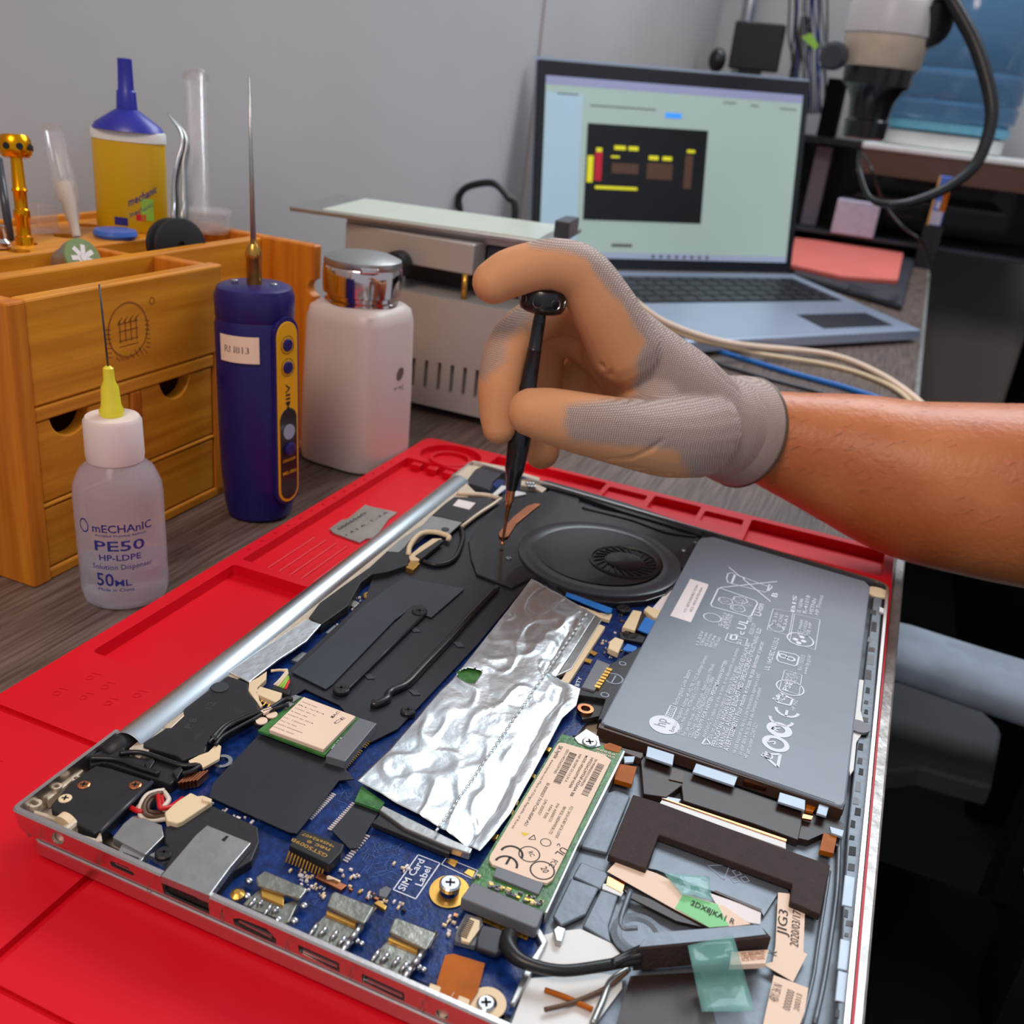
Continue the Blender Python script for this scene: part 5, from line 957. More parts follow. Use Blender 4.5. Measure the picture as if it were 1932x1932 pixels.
th_p = math.atan2((CP-p).y, (CP-p).x)+.80; qi = V((0, 0, 1)).rotation_difference(ti)
def ifn(x, y, dr=0):
    # panel plane tangent to the body
    n_ = V((math.cos(th_p), math.sin(th_p), 0)); tx = V((-n_.y, n_.x, 0)); return p+qi@(n_*(.0218+dr)+tx*x+V((0, 0, y)))
def stadium(w_, y0, y1, n_=10):
    P = [(w_*math.cos(a), y0+w_*math.sin(a)) for a in [math.pi+math.pi*i/n_ for i in range(n_+1)]]+[(w_*math.cos(a), y1+w_*math.sin(a)) for a in [math.pi*i/n_ for i in range(n_+1)]]
    return P
nv = qi@V((math.cos(th_p), math.sin(th_p), 0))
def plate(name, w_, y0, y1, dr, th, m, parent=t):
    b = bmesh.new(); add_prism(b, [ifn(x, y, dr) for x, y in stadium(w_, y0, y1)], th, -nv); return bevel(link_bm(name, b, MATS[m], parent), .0002)
plate('panel_base', .0098, .0215, .1155, .0018, .012, 'navy'); pan = plate('button_panel', .0082, .022, .1145, .0024, .004, 'panel_yellow'); plate('black_window', .0069, .0225, .0655, .0027, .001, 'fan_black', pan)
for y in (.1095, .0965):
    b = bmesh.new(); add_lathe(b, [(.0036, 0), (.0036, .0008), (.0030, .0012)], ifn(0, y, .0024), axis=nv, n=24); link_bm('button', b, MATS['navy'], pan)
    b = bmesh.new(); add_ring(b, ifn(0, y, .00255), .0050, .0053, 28, nv); link_bm('button_ring', b, MATS['ink'], pan)
b = bmesh.new(); add_lathe(b, [(.0046, 0), (.0046, .0004)], ifn(0, .058, .0028), axis=nv, n=24); link_bm('white_mark', b, MATS['grey_ink'], pan)
b = bmesh.new(); add_lathe(b, [(.0040, 0), (.0040, .0012), (.003, .0018)], ifn(0, .0475, .0028), axis=nv, n=24); link_bm('button', b, MATS['navy'], pan)
b = bmesh.new(); fn_ = lambda x, y: ifn(-(y-.0014), .0705+x, .0026)
add_text(b, 'MIIV', lambda x, y: ifn(.0016-y, .0705+x, .0026), .0165, .0036, True); link_bm('panel_print', b, MATS['ink'], pan)
b = bmesh.new(); add_text(b, 'ON/OFF', lambda x, y: ifn(-.0055+x, .0398+y, .0029), .011, .0018, True); add_text(b, 'MS-001', lambda x, y: ifn(-.0055+x, .0318+y, .0029), .011, .0020, True); link_bm('panel_print', b, MATS['panel_yellow'], pan)
fi = cyl(p, .0238, math.atan2((CP-p).y, (CP-p).x), ti); b = bmesh.new(); bandpatch(b, fi, -.0215, .0020, .1000, .1150, 14); sk = link_bm('sticker', b, MATS['cream_label'], t); mod(sk, 'SOLIDIFY', thickness=.0003)
fi2 = cyl(p, .0241, math.atan2((CP-p).y, (CP-p).x), ti); b = bmesh.new(); add_text(b, 'RN813', lambda x, y: fi2(-.0185+x, .1055+y), .0150, .0038, True); link_bm('sticker_print', b, MATS['ink_grey'], sk)
# ---------------------------------------------------------------- alcohol pump dispenser
p = V((-.1045, .4090, 0)); rz = -.08
p = front(668, 893, .0325)
t = thing('pump_dispenser', 'milky white square pump dispenser with shiny metal flip lid behind the red mat', 'dispenser', p)
kk = dict(n=56, power=4.2, rotz=rz-YAW*0)
lathe('bottle_body', [(.0290, 0), (.0318, .002), (.0324, .010), (.0320, .05), (.0306, .102), (.0288, .1095), (.0250, .1125), (.0238, .1130)], p, MATS['milky'], t, **kk)
lathe('metal_collar', [(.0236, .1120), (.0250, .1130), (.0250, .1150), (.0238, .1160), (.0238, .1185), (.0262, .1195), (.0266, .1300), (.0262, .1365), (.0250, .1380)], p, MATS['chrome'], t, n=48)
lathe('flip_lid', [(.0255, .1372), (.0262, .1385), (.0255, .1420), (.0180, .1450), (.0001, .1462)], p, MATS['shield'], t, n=48)
b = bmesh.new(); v_ = V((math.cos(-.9), math.sin(-.9), 0)); add_box(b, p+v_*.0262+V((0, 0, .1385)), (.006, .012, .0035), Matrix.Rotation(-.9, 3, 'Z')); bevel(link_bm('lid_tab', b, MATS['chrome'], t), .0008)
fcx = rz; n_ = V((math.cos(rz), math.sin(rz), 0)); tx = V((-n_.y, n_.x, 0))
def dfn(x, y): 
    return p+n_*(.0326-.0014*(y/.1))+tx*x+V((0, 0, y))
b = bmesh.new(); b2 = [b.verts.new(dfn(.0040+.0044*math.cos(a)+.0010*math.sin(a), .0680+.0046*math.sin(a))) for a in [2*math.pi*i/24 for i in range(24)]]; b.faces.new(b2)
add_text(b, 'PURE', lambda x, y: dfn(-.0030+x, .0560+y), .0120, .0036, True); add_text(b, 'TOOLS', lambda x, y: dfn(-.0020+x, .0500+y), .0105, .0032, True)
link_bm('printed_mark', b, MATS['ink_grey'], t)
# ---------------------------------------------------------------- heating station
hs = thing('heating_station', 'beige metal heating station with a pale glass plate and vent slots behind the white dispenser', 'heater', (-.09, .60, 0))
hb0 = boxobj('base_box', -.185, -.004, .5225, .70, .008, .0985, MATS['plate_grey'], hs)
cs = []
for i, x in enumerate((781, 805, 830, 854, 878, 901, 925, 948)):
    a = aty(x, 674+i*4.5, .5225); z1 = a.z; b = bmesh.new(); add_box(b, (a.x, .52, z1-.0125), (.0032, .02, .0235)); cs.append(b)
cut(hb0, cs); bevel(hb0, .0015)
bi = boxobj('inner_box', -.182, -.007, .5300, .69, .012, .09, MATS['dark_slot'], hs)
for x in (-.17, -.02): boxobj('foot', x-.01, x+.01, .53, .55, 0, .008, MATS['black_plastic'], hs); boxobj('foot', x-.01, x+.01, .67, .69, 0, .008, MATS['black_plastic'], hs)
br = boxobj('clamp_bracket', -.2040, -.0886, .535, .560, .1175, .1415, MATS['plate_grey'], hs); bevel(br, .0012)
boxobj('clamp_bracket', -.2040, -.0890, .560, .640, .137, .1405, MATS['plate_grey'], hs)
boxobj('dark_column', -.165, -.03, .57, .64, .098, .137, MATS['black_plastic'], hs)
bevel(boxobj('support_rail', -.0880, -.012, .56, .60, .118, .1385, MATS['fan_ring'], hs), .001)
tube('lock_pin', [V((-.0935, .534, .118)), V((-.0932, .534, .0985))], .0024, MATS['brass'], hs, smooth=0, n=14)
lathe('knob', [(.0095, 0), (.0105, .002), (.0105, .012), (.009, .014), (.0001, .014)], V((-.1505, .535, .1175)), MATS['black_plastic'], hs, axis=(0, -1, 0), n=28)
PQ = [V((-.2456, .5165, 0)), V((-.029, .557, 0)), V((-.045, .668, 0)), V((-.268, .629, 0))]
def psub(s, t_): return PQ[0].lerp(PQ[1], s).lerp(PQ[3].lerp(PQ[2], s), t_)
b = bmesh.new(); add_prism(b, [v+V((0, 0, .1495)) for v in PQ], .0035); bevel(link_bm('plate_frame', b, MATS['shield'], hs), .0006)
b = bmesh.new(); add_prism(b, [psub(*st)+V((0, 0, .1505)) for st in ((.12, .05), (.93, .05), (.93, .95), (.12, .95))], .0012); bevel(link_bm('glass_plate', b, MATS['ceramic'], hs), .0003)
b = bmesh.new(); add_prism(b, [v+V((0, 0, .1455)) for v in (psub(.2, .12), psub(.86, .12), psub(.86, .8), psub(.2, .8))], .006); link_bm('plate_base', b, MATS['plate_grey'], hs)
p = atd(1062, 437, .775); b = bmesh.new(); add_box(b, V((-.036, .598, .1575)), (.012, .040, .0135), Matrix.Rotation(.12, 3, 'Z')); bevel(link_bm('stop_block', b, MATS['fan_ring'], hs), .001)
# black screwdriver held by the hand
st0 = at(947, 1029, .0286); st1 = atd(1027, 548, .478); sax = (st1-st0).normalized(); SL_ = (st1-st0).length
sd_ = thing('precision_screwdriver', 'black precision screwdriver held upright over the laptop fan', 'screwdriver', st0)
def px2l(y): return None
lathe('bit', [(.0003, 0), (.0012, .0006), (.0012, .0016), (.0007, .0022), (.0009, .014), (.0013, .0215), (.0017, .022), (.0017, .0255), (.0024, .026), (.0024, .0330)], st0, MATS['copper'], sd_, axis=sax, n=20)
lathe('handle', [(.0030, .0325), (.0040, .0400), (.0052, .0440), (.0053, .0460), (.0056, .0520), (.0060, .0560), (.0060, .0640), (.0052, .0660), (.0052, .0680), (.0050, .075), (.0047, .088), (.0048, .089), (.0042, .090), (.0036, .108), (.0038, .1085), (.0034, .109), (.0032, .122), (.0034, .1222), (.0031, .123), (.0030, SL_-.010)], st0, MATS['fan_black'], sd_, axis=sax, n=24)
MATS['fan_black'].node_tree.nodes['Principled BSDF'].inputs['Coat Weight'].default_value = .2
hd_ = lathe('spinning_cap', [(.0080, SL_-.0110), (.0105, SL_-.0098), (.0117, SL_-.0075), (.0117, SL_-.0022), (.0105, SL_+.0002), (.0080, SL_+.001), (.0001, SL_+.001)], st0, MATS['fan_black'], sd_, axis=sax, n=32)
qs = V((0, 0, 1)).rotation_difference(sax)
for i in range(8):
    v = qs@V((math.cos(i*math.pi/4+.15), math.sin(i*math.pi/4+.15), 0)); b = bmesh.new(); add_lathe(b, [(.0027, 0), (.0027, .0004), (.0016, -.001)], st0+sax*(SL_-.0048)+v*.0114, axis=v, n=14); link_bm('cap_hole_glint', b, MATS['shield'], hd_)  # pale metal in the holes stands in for their white glint
# ---------------------------------------------------------------- the technician's arm and gloved hand
def P3(x, y, d): return atd(x, y, d)
M('skin', (204, 124, 72), .42, col2=(184, 100, 50), scale=18, bump=.4, bscale=260, sss=.05)
gm = M('glove', (216, 154, 106), .6, vary=.06, scale=30, bump=.12, bscale=500)
nt = gm.node_tree; bs = nt.nodes['Principled BSDF']
# coated palm and fingers against bare grey knit, from the vertex attribute 'knit'
at_ = nt.nodes.new('ShaderNodeAttribute'); at_.attribute_name = 'knit'; mx = nt.nodes.new('ShaderNodeMix'); mx.data_type = 'RGBA'
base_link = bs.inputs['Base Color'].links[0].from_socket
wv = nt.nodes.new('ShaderNodeTexWave'); wv.inputs['Scale'].default_value = 330; wv.inputs['Distortion'].default_value = 1.2; wv.inputs['Detail'].default_value = 0
wv2 = nt.nodes.new('ShaderNodeTexWave'); wv2.inputs['Scale'].default_value = 330; wv2.bands_direction = 'Z'; wv2.inputs['Distortion'].default_value = 1.2; wv2.inputs['Detail'].default_value = 0
tc = nt.nodes.new('ShaderNodeTexCoord'); nt.links.new(tc.outputs['Object'], wv.inputs['Vector']); nt.links.new(tc.outputs['Object'], wv2.inputs['Vector'])
ml = nt.nodes.new('ShaderNodeMath'); ml.operation = 'MULTIPLY'; nt.links.new(wv.outputs['Fac'], ml.inputs[0]); nt.links.new(wv2.outputs['Fac'], ml.inputs[1])
kc = nt.nodes.new('ShaderNodeValToRGB'); kc.color_ramp.elements[0].color = rgb(150, 124, 112); kc.color_ramp.elements[1].color = rgb(204, 188, 176); kc.color_ramp.elements[0].position = .1; kc.color_ramp.elements[1].position = .7
nt.links.new(ml.outputs[0], kc.inputs[0]); nt.links.new(at_.outputs['Fac'], mx.inputs['Factor']); nt.links.new(base_link, mx.inputs['A']); nt.links.new(kc.outputs[0], mx.inputs['B']); nt.links.new(mx.outputs['Result'], bs.inputs['Base Color'])
bp = nt.nodes.new('ShaderNodeBump'); bp.inputs['Strength'].default_value = .3; bp.inputs['Distance'].default_value = .0006
m2 = nt.nodes.new('ShaderNodeMath'); m2.operation = 'MULTIPLY'; nt.links.new(ml.outputs[0], m2.inputs[0]); nt.links.new(at_.outputs['Fac'], m2.inputs[1]); nt.links.new(m2.outputs[0], bp.inputs['Height'])
old = bs.inputs['Normal'].links[0].from_socket; nt.links.new(old, bp.inputs['Normal']); nt.links.new(bp.outputs[0], bs.inputs['Normal'])

person = thing('person', 'person reaching in from the right, bare forearm and grey gloved hand turning a small screwdriver', 'person', P3(1700, 930, .50))
# forearm, continuing beyond the frame to the elbow
arm_pts = [(1330, 800, .580, 76), (1420, 818, .584, 84), (1500, 840, .586, 102), (1600, 868, .586, 127), (1720, 905, .580, 150), (1850, 925, .574, 165), (1990, 940, .566, 178), (2200, 960, .55, 195), (2500, 1000, .53, 215)]
bm = bmesh.new(); add_tube(bm, [P3(x, y, d) for x, y, d, r_ in arm_pts], [r_*d/FPX for x, y, d, r_ in arm_pts], n=40, smooth=8, round_ends=True)
arm = link_bm('forearm', bm, MATS['skin'], person, True)
# gloved hand: overlapping limbs merged into one skin
bm = bmesh.new()
def limb(pts, n=20): add_tube(bm, [P3(x, y, d) for x, y, d, r_ in pts], [r_*d/FPX for x, y, d, r_ in pts], n=n, smooth=8, round_ends=True)
# index finger arching over the cap
limb([(932, 532, .470, 42), (960, 517, .470, 46), (1000, 505, .470, 47), (1045, 500, .472, 50), (1095, 518, .478, 55), (1138, 580, .488, 62), (1180, 660, .502, 70)])
# middle finger, folded down in front of the driver's far side
limb([(942, 806, .500, 33), (942, 780, .500, 38), (945, 720, .499, 43), (962, 655, .500, 45), (1000, 612, .510, 43), (1060, 590, .522, 45), (1140, 610, .524, 56), (1210, 690, .525, 64)])
# ring finger, bent behind the driver
limb([(1022, 852, .548, 34), (1020, 830, .548, 38), (1020, 760, .546, 38), (1022, 690, .542, 42), (1030, 625, .536, 44), (1090, 630, .536, 48), (1180, 690, .538, 56)])
limb([(1085, 690, .566, 46), (1130, 700, .562, 62), (1190, 740, .556, 78), (1260, 780, .556, 84)], 24)
# little finger, curled into the palm
limb([(1060, 800, .562, 28), (1075, 760, .560, 34), (1090, 700, .556, 38), (1140, 680, .552, 42), (1200, 730, .552, 52)])
# thumb
limb([(1004, 778, .474, 47), (1035, 784, .474, 53), (1085, 796, .477, 58), (1140, 808, .484, 62), (1195, 818, .494, 68), (1260, 822, .512, 80), (1310, 815, .532, 88)])
# palm, back of the hand, wrist
limb([(1160, 620, .503, 62), (1215, 690, .520, 84), (1270, 745, .536, 96), (1320, 793, .553, 98), (1360, 806, .562, 97)], 32)
limb([(1150, 660, .528, 56), (1210, 720, .540, 72), (1290, 775, .552, 90)], 24)
limb([(1210, 700, .520, 60), (1225, 760, .515, 66), (1225, 800, .510, 62)], 20)
glove = link_bm('work_glove', bm, MATS['glove'], person, True)
glove['label'] = 'grey knit work glove with tan coated palm and fingers'
mod(glove, 'REMESH', mode='VOXEL', voxel_size=.0013, use_smooth_shade=True); mod(glove, 'SMOOTH', factor=.5, iterations=5); bpy.context.view_layer.update(); apply(glove)
# wrinkles near the heel of the thumb and creases at the joints; knit mask
me = glove.data; loc = glove.location if glove.parent is None else V((0, 0, 0))
ka = me.attributes.new('knit', 'FLOAT', 'POINT'); off = V(person.location)+glove.location
def seg_d(q, a, b): ab = b-a; t_ = max(0, min(1, (q-a).dot(ab)/ab.dot(ab))); return (q-(a+ab*t_)).length
def proj(p):
    v = p-CP; z = v.dot(cd); return 966+FPX*v.dot(cr)/z, 966-FPX*v.dot(cu)/z
def inpoly(x, y, P):
    c = False; n = len(P)
    for i in range(n):
        (x0, y0), (x1, y1) = P[i], P[(i+1) % n]
        if (y0 > y) != (y1 > y) and x < (x1-x0)*(y-y0)/(y1-y0)+x0: c = not c
    return c
me.calc_normals_split() if hasattr(me, 'calc_normals_split') else None
nrm = [v.normal.copy() for v in me.vertices]
backdir = (P3(1330, 560, .50)-P3(1200, 760, .53)).normalized()
W0 = P3(1180, 660, .503); W1 = P3(1392, 808, .566); wa = (W1-W0).normalized()
creases = [(P3(x0, y0, d), P3(x1, y1, d)) for pl in ([(1150, 868), (1190, 862), (1230, 846), (1262, 828)], [(1158, 885), (1205, 882), (1250, 868), (1282, 848)], [(1180, 903), (1225, 902), (1265, 890), (1298, 872)], [(1120, 850), (1160, 845), (1200, 832)], [(1110, 742), (1128, 712), (1140, 680)], [(1065, 668), (1090, 700), (1096, 730)], [(1052, 498), (1045, 520)]) for (x0, y0), (x1, y1) in zip(pl, pl[1:]) for d in (.480, .492, .504, .516)]+[(P3(1018, 480, .470), P3(1012, 540, .470)), (P3(1160, 690, .49), P3(1130, 740, .50)), (P3(1170, 880, .50), P3(1250, 860, .50)), (P3(1190, 900, .50), P3(1270, 875, .50)), (P3(1165, 862, .50), P3(1220, 845, .49)), (P3(1240, 905, .51), P3(1295, 885, .52))]
for i, v in enumerate(me.vertices):
    q = v.co; t_ = (q-W0).dot(wa); k = 0
    x, y = proj(q); jx = NZ.noise(q*90)*16
    KP = [(995, 430), (1000, 466), (1060, 472), (1105, 490), (1150, 545), (1185, 600), (1215, 645), (1200, 700), (1196, 748), (1060, 766), (1052, 800), (1080, 832), (1180, 842), (1282, 850), (1300, 885), (1285, 960), (1520, 960), (1520, 560), (1150, 430)]
    k = sum(inpoly(x+jx+dx, y+dy, KP) for dx in (-5, 0, 5) for dy in (-5, 0, 5))/9
    if q.dot(cd) > CP.dot(cd)+.548 and x < 1150: k = 0
    k = max(k, sum(inpoly(x+jx+dx, y+dx, [(925, 615), (965, 578), (1005, 575), (985, 610), (955, 660), (930, 700), (912, 720), (900, 705)]) for dx in (-5, 0, 5))/3*.8)
    ka.data[i].value = k
    for a, b in creases:
        d = seg_d(q, a, b)
        if d < .0022: v.co = v.co-nrm[i]*.0016*(1-d/.0022)
# cuff hem
hem = [P3(1398+48*math.cos(a)+14*math.sin(a)*0, 808-108*math.sin(a), .568+.030*math.cos(a)) for a in [2*math.pi*i/24 for i in range(24)]]
c0 = P3(1404, 810, .568); tdir = (P3(1500, 840, .560)-P3(1392, 808, .566)).normalized()
bm = bmesh.new(); R0 = 104*.566/FPX; c0 = P3(1392, 813, .574); tdir = (cr*.80+cd*.58-cu*.12).normalized()
add_lathe(bm, [(R0*.90, -.016), (R0*.97, -.010), (R0*1.005, -.004), (R0*1.02, .0015), (R0*1.02, .0035), (R0*.96, .003), (R0*.93, -.006)], c0, axis=tdir, n=56, cap=False); cf = link_bm('glove_cuff', bm, MATS['glove'], glove, True); cf.location = (0, 0, 0)
a2 = cf.data.attributes.new('knit', 'FLOAT', 'POINT')
for d in a2.data: d.value = 1
bm = bmesh.new(); add_lathe(bm, [(R0*1.02, .0026), (R0*1.045, .0036), (R0*1.03, .0048), (R0*.97, .0044)], c0, axis=tdir, n=56, cap=False); link_bm('cuff_binding', bm, MATS['brown_wire'], glove, True)

# sparse dark hairs on the forearm
random.seed(4); bm = bmesh.new(); av = arm.data.vertices
for i in range(420):
    v = av[random.randrange(len(av))]; p = v.co+V((random.uniform(-.004, .004), random.uniform(-.004, .004), random.uniform(-.004, .004))); x, y = proj(v.co)
    if not (1440 < x < 1960) or v.normal.dot(CP-v.co) < 0: continue
    n_ = v.normal; d = (cr*-.7+cu*-.3+V((random.uniform(-.4, .4),)*3)); d = (d-n_*d.dot(n_)).normalized(); p = v.co+(p-v.co)-n_*(p-v.co).dot(n_)
    add_tube(bm, [p+n_*.0001, p+n_*.0008+d*.003, p+n_*.0010+d*.006], [.00008, .00007, .00003], n=3, smooth=0)
h_ = link_bm('arm_hair', bm, MATS['brown_wire'], arm, True); h_.location = (0, 0, 0); h_['kind'] = 'stuff'
M('void_black', (9, 8, 11), .9, spec=.08, vary=.3, scale=5)
# ---------------------------------------------------------------- cables on the bench
for pts, r_, m_, lab in (([(1120, 500, .10), (1190, 562, .075), (1262, 612, .05), (1380, 648, .022), (1560, 668, .0045), (1660, 706, .0042), (1742, 765, .0042), (1800, 840, .0042)], .0035, 'cream_label', 'thick cream cable curving along the bench edge past the far laptop'),
                         ([(1130, 520, .09), (1200, 575, .05), (1290, 632, .030), (1420, 665, .0095), (1560, 688, .003), (1650, 715, .003), (1712, 752, .003), (1780, 840, .003)], .0026, 'cream', 'thin cream cable lying between the thick cream cable and the blue cable'),
                         ([(1190, 590, .04), (1262, 622, .030), (1330, 654, .0045), (1480, 700, .0031), (1600, 733, .003), (1700, 770, .003), (1760, 830, .003)], .0030, 'blue_tab', 'bright blue cable lying on the bench behind the gloved wrist'),
                         ([(1240, 640, .03), (1310, 672, .006), (1450, 715, .002), (1560, 745, .002), (1680, 790, .002), (1740, 850, .002)], .0022, 'fan_ring', 'dark grey cable lying in front of the blue cable')):
    tag(tube('cable', [at(x, y, z) for x, y, z in pts], r_, MATS[m_], n=12), lab, 'cable')
pts = [(868, 400), (866, 372), (884, 352), (930, 346), (958, 372), (972, 400)]
tag(tube('cable_loop', [aty(x, y, 1.02) for x, y in pts]+[V((aty(985, 420, 1.02).x, 1.0, .011)), V((-.12, .90, .011))], .0045, MATS['black_wire'], n=12), 'black cable loop standing up behind the heating station', 'cable')
# ---------------------------------------------------------------- far laptop
FZ = .018
RFc, HRc, HLc = at(1738, 622, FZ), at(1497, 517, FZ), at(1003, 508, FZ)
exf = (HRc-HLc).normalized(); Wf = (HRc-HLc).length; LFc = at(1364, 641, FZ); LFc = RFc+(LFc-RFc).normalized()*Wf
fl = thing('laptop', 'open silver laptop at the back of the bench showing a circuit diagram on its screen', 'laptop', (0, 1.25, 0))
BQ = [LFc, RFc, HRc, HLc]
def bq(s, t_, z=0): p = BQ[0].lerp(BQ[1], s).lerp(BQ[3].lerp(BQ[2], s), t_); return V((p.x, p.y, FZ+z))
M('alu', (178, 190, 212), .35, .6, vary=.03, scale=8); M('keys', (48, 50, 58), .5); M('bezel', (26, 28, 36), .4)
b = bmesh.new(); add_prism(b, [bq(*s) for s in ((0, 0), (1, 0), (1, 1), (0, 1))], .014); bevel(link_bm('keyboard_base', b, MATS['alu'], fl), .002)
b = bmesh.new(); add_prism(b, [bq(s, t_, .0004) for s, t_ in ((.05, .46), (.95, .46), (.95, .90), (.05, .90))], .001); kb = link_bm('key_well', b, MATS['keys'], fl)
for r_ in range(5):
    for c_ in range(15):
        s0 = .06+c_*.0593; t0 = .475+r_*.084; b = bmesh.new(); add_prism(b, [bq(s, t_, .0018) for s, t_ in ((s0, t0), (s0+.05, t0), (s0+.05, t0+.068), (s0, t0+.068))], .0014); link_bm('key', b, MATS['bezel'], kb)
b = bmesh.new(); add_prism(b, [bq(s, t_, .0004) for s, t_ in ((.66, .07), (.93, .07), (.93, .26), (.66, .26))], .001); link_bm('sticker', b, MATS['bezel'], fl)
for f_ in ((.1, .1), (.9, .1), (.9, .9), (.1, .9)): 
    b = bmesh.new(); add_lathe(b, [(.008, .0008), (.008, .0045)], bq(*f_, -FZ), n=16); link_bm('rubber_foot', b, MATS['black_plastic'], fl)
# screen panel corners: bottom edge on the hinge, top edge above and behind
def on_plane(px, py, p0, nrm_): v = ray(px, py); return CP+v*((p0-CP).dot(nrm_)/v.dot(nrm_))
back = V((0, 0, 1)).cross(exf).normalized()      # away from the camera
tl_ = .22; upv = (V((0, 0, 1))*math.cos(tl_)+back*math.sin(tl_)).normalized(); nf = exf.cross(upv).normalized()
if nf.dot(CP-HLc) < 0: nf = -nf
SC = [on_plane(x, y, HLc+V((0, 0, .002)), nf) for x, y in ((1003, 505), (1492, 515), (1530, 153), (1018, 110))]
def sq(s, t_, d=0): return SC[0].lerp(SC[1], s).lerp(SC[3].lerp(SC[2], s), t_)+nf*d
b = bmesh.new(); add_prism(b, [sq(*s) for s in ((0, 0), (1, 0), (1, 1), (0, 1))], .006, -nf); scr = bevel(link_bm('screen_panel', b, MATS['bezel'], fl), .0015)
b = bmesh.new(); add_prism(b, [sq(s, t_, -.0062) for s, t_ in ((-.003, 0), (1.003, 0), (1.003, 1.012), (-.003, 1.012))], .002, -nf); link_bm('screen_back', b, MATS['alu'], fl)
def emi(name, col, e): return M(name, col, .4, emit=e, vary=.03, scale=4)
def spatch(name, s0, s1, t0, t1, d, m):
    b = bmesh.new(); b.faces.new([b.verts.new(sq(s, t_, d)) for s, t_ in ((s0, t0), (s1, t0), (s1, t1), (s0, t1))]); return link_bm(name, b, m, scr)
spatch('display', .022, .972, .055, .925, .0004, emi('display_glow', (150, 168, 160), .50))
spatch('browser_bar', .022, .972, .885, .925, .0006, emi('glow_lilac', (136, 140, 172), .45)); spatch('side_column', .024, .145, .10, .85, .0006, emi('glow_blue', (152, 176, 190), .5)); spatch('task_bar', .022, .972, .055, .085, .0006, emi('glow_lilac2', (140, 150, 172), .5))
spatch('diagram_window', .165, .600, .245, .715, .0010, emi('glow_dark', (12, 11, 16), .5)); spatch('blue_button', .435, .495, .765, .79, .0010, emi('glow_button', (50, 130, 220), .9)); spatch('small_bar', .27, .345, .115, .13, .0010, emi('glow_grey', (70, 74, 80), .6))
yl = emi('glow_yellow', (190, 184, 30), .8); rd = emi('glow_red', (150, 20, 40), .8); bw = emi('glow_brown', (70, 48, 36), .7)
for s0, s1, t0, t1, m_ in ((.26, .30, .595, .615, yl), (.31, .345, .595, .615, yl), (.385, .42, .555, .575, yl), (.435, .47, .555, .575, yl), (.170, .190, .43, .56, yl), (.525, .555, .60, .615, yl), (.195, .22, .44, .58, rd), (.198, .218, .58, .60, yl), (.255, .35, .48, .53, bw), (.38, .475, .46, .54, bw), (.20, .35, .40, .415, yl), (.52, .55, .42, .59, bw), (.25, .28, .555, .565, yl)): spatch('diagram_block', s0, s1, t0, t1, .0013, m_)
for i in range(8): spatch('task_icon', .42+i*.03, .432+i*.03, .062, .078, .0009, MATS['glow_grey'])
b = bmesh.new()
for (s, s2, t_) in ((.17, .40, .80), (.06, .13, .845), (.65, .70, .86), (.76, .79, .855), (.88, .95, .85)): add_line(b, sq(s, t_, .0009), sq(s2, t_, .0009), .0016, nf)
link_bm('page_text', b, MATS['glow_grey'], scr)
# ---------------------------------------------------------------- stuff beyond the laptop, right
# open dark notebook with a salmon pad on it
q = [at(x, y, .004) for x, y in ((1478, 500), (1710, 572), (1742, 470), (1500, 432))]
M('salmon', (222, 112, 100), .6, vary=.04); M('dark_case', (52, 52, 60), .5); M('paper', (196, 190, 206), .6); M('box_grey', (132, 124, 138), .5)
t = thing('tray', 'dark ribbed plastic tray under the salmon pad beside the far laptop', 'tray', (.15, 1.9, 0))
b = bmesh.new(); add_prism(b, [at(x, y, .012) for x, y in ((1497, 514), (1704, 574), (1728, 482), (1510, 462))], .0118); bevel(link_bm('tray_body', b, MATS['dark_case'], t), .004)
for i in range(5): tube('rib', [at(1600, 535+i*4, .0122), at(1696, 558+i*3, .0122)], .0012, MATS['fan_ring'], t, smooth=0, n=6)
b = bmesh.new(); add_prism(b, [at(x, y, .020) for x, y in ((1490, 498), (1588, 520), (1694, 528), (1706, 472), (1500, 448))], .0078); tag(bevel(link_bm('note_pad', b, MATS['salmon']), .001), 'salmon pink pad lying on the dark tray', 'pad')
# shelf unit with the water jug
rk = thing('shelf_unit', 'dark open shelf unit with a white top at the far end of the bench', 'shelf', (.25, 2.1, 0))
SY = 2.15
a0, a1 = aty(1650, 285, SY), aty(1925, 300, SY-.1)
bevel(boxobj('top_board', .09, .52, SY-.02, SY+.34, .218, .231, MATS['white_plastic'], rk), .003)
boxobj('front_trim', .09, .52, SY-.018, SY-.006, .170, .2175, M('brown_panel', (92, 62, 48), .5), rk); boxobj('back_panel', -.08, .51, SY+.33, SY+.34, .0005, .217, MATS['fan_black'], rk); boxobj('lower_board', -.08, .52, SY-.02, SY+.33, .0345, .0405, MATS['dark_case'], rk); boxobj('mid_board', .10, .40, SY, SY+.3, .120, .126, MATS['fan_black'], rk)
for x in (-.09, .51): boxobj('side_board', x, x+.01, SY-.02, SY+.34, .0005, .2175, MATS['fan_black'], rk)
pj_ = V((.245, SY+.13, .231))
jg = thing('water_jug', 'large blue see-through water jug on a white base on the shelf unit', 'jug', pj_)
M('jug_blue', (86, 140, 184), .12, trans=.45, vary=.1, scale=6, alpha=.8); M('jug_band', (110, 176, 200), .3)
lathe('jug_base', [(.118, 0), (.124, .004), (.124, .030), (.110, .034)], pj_, MATS['white_plastic'], jg, n=48); lathe('jug_ring', [(.112, .034), (.130, .036), (.130, .052), (.12, .056)], pj_, MATS['jug_band'], jg, n=48)
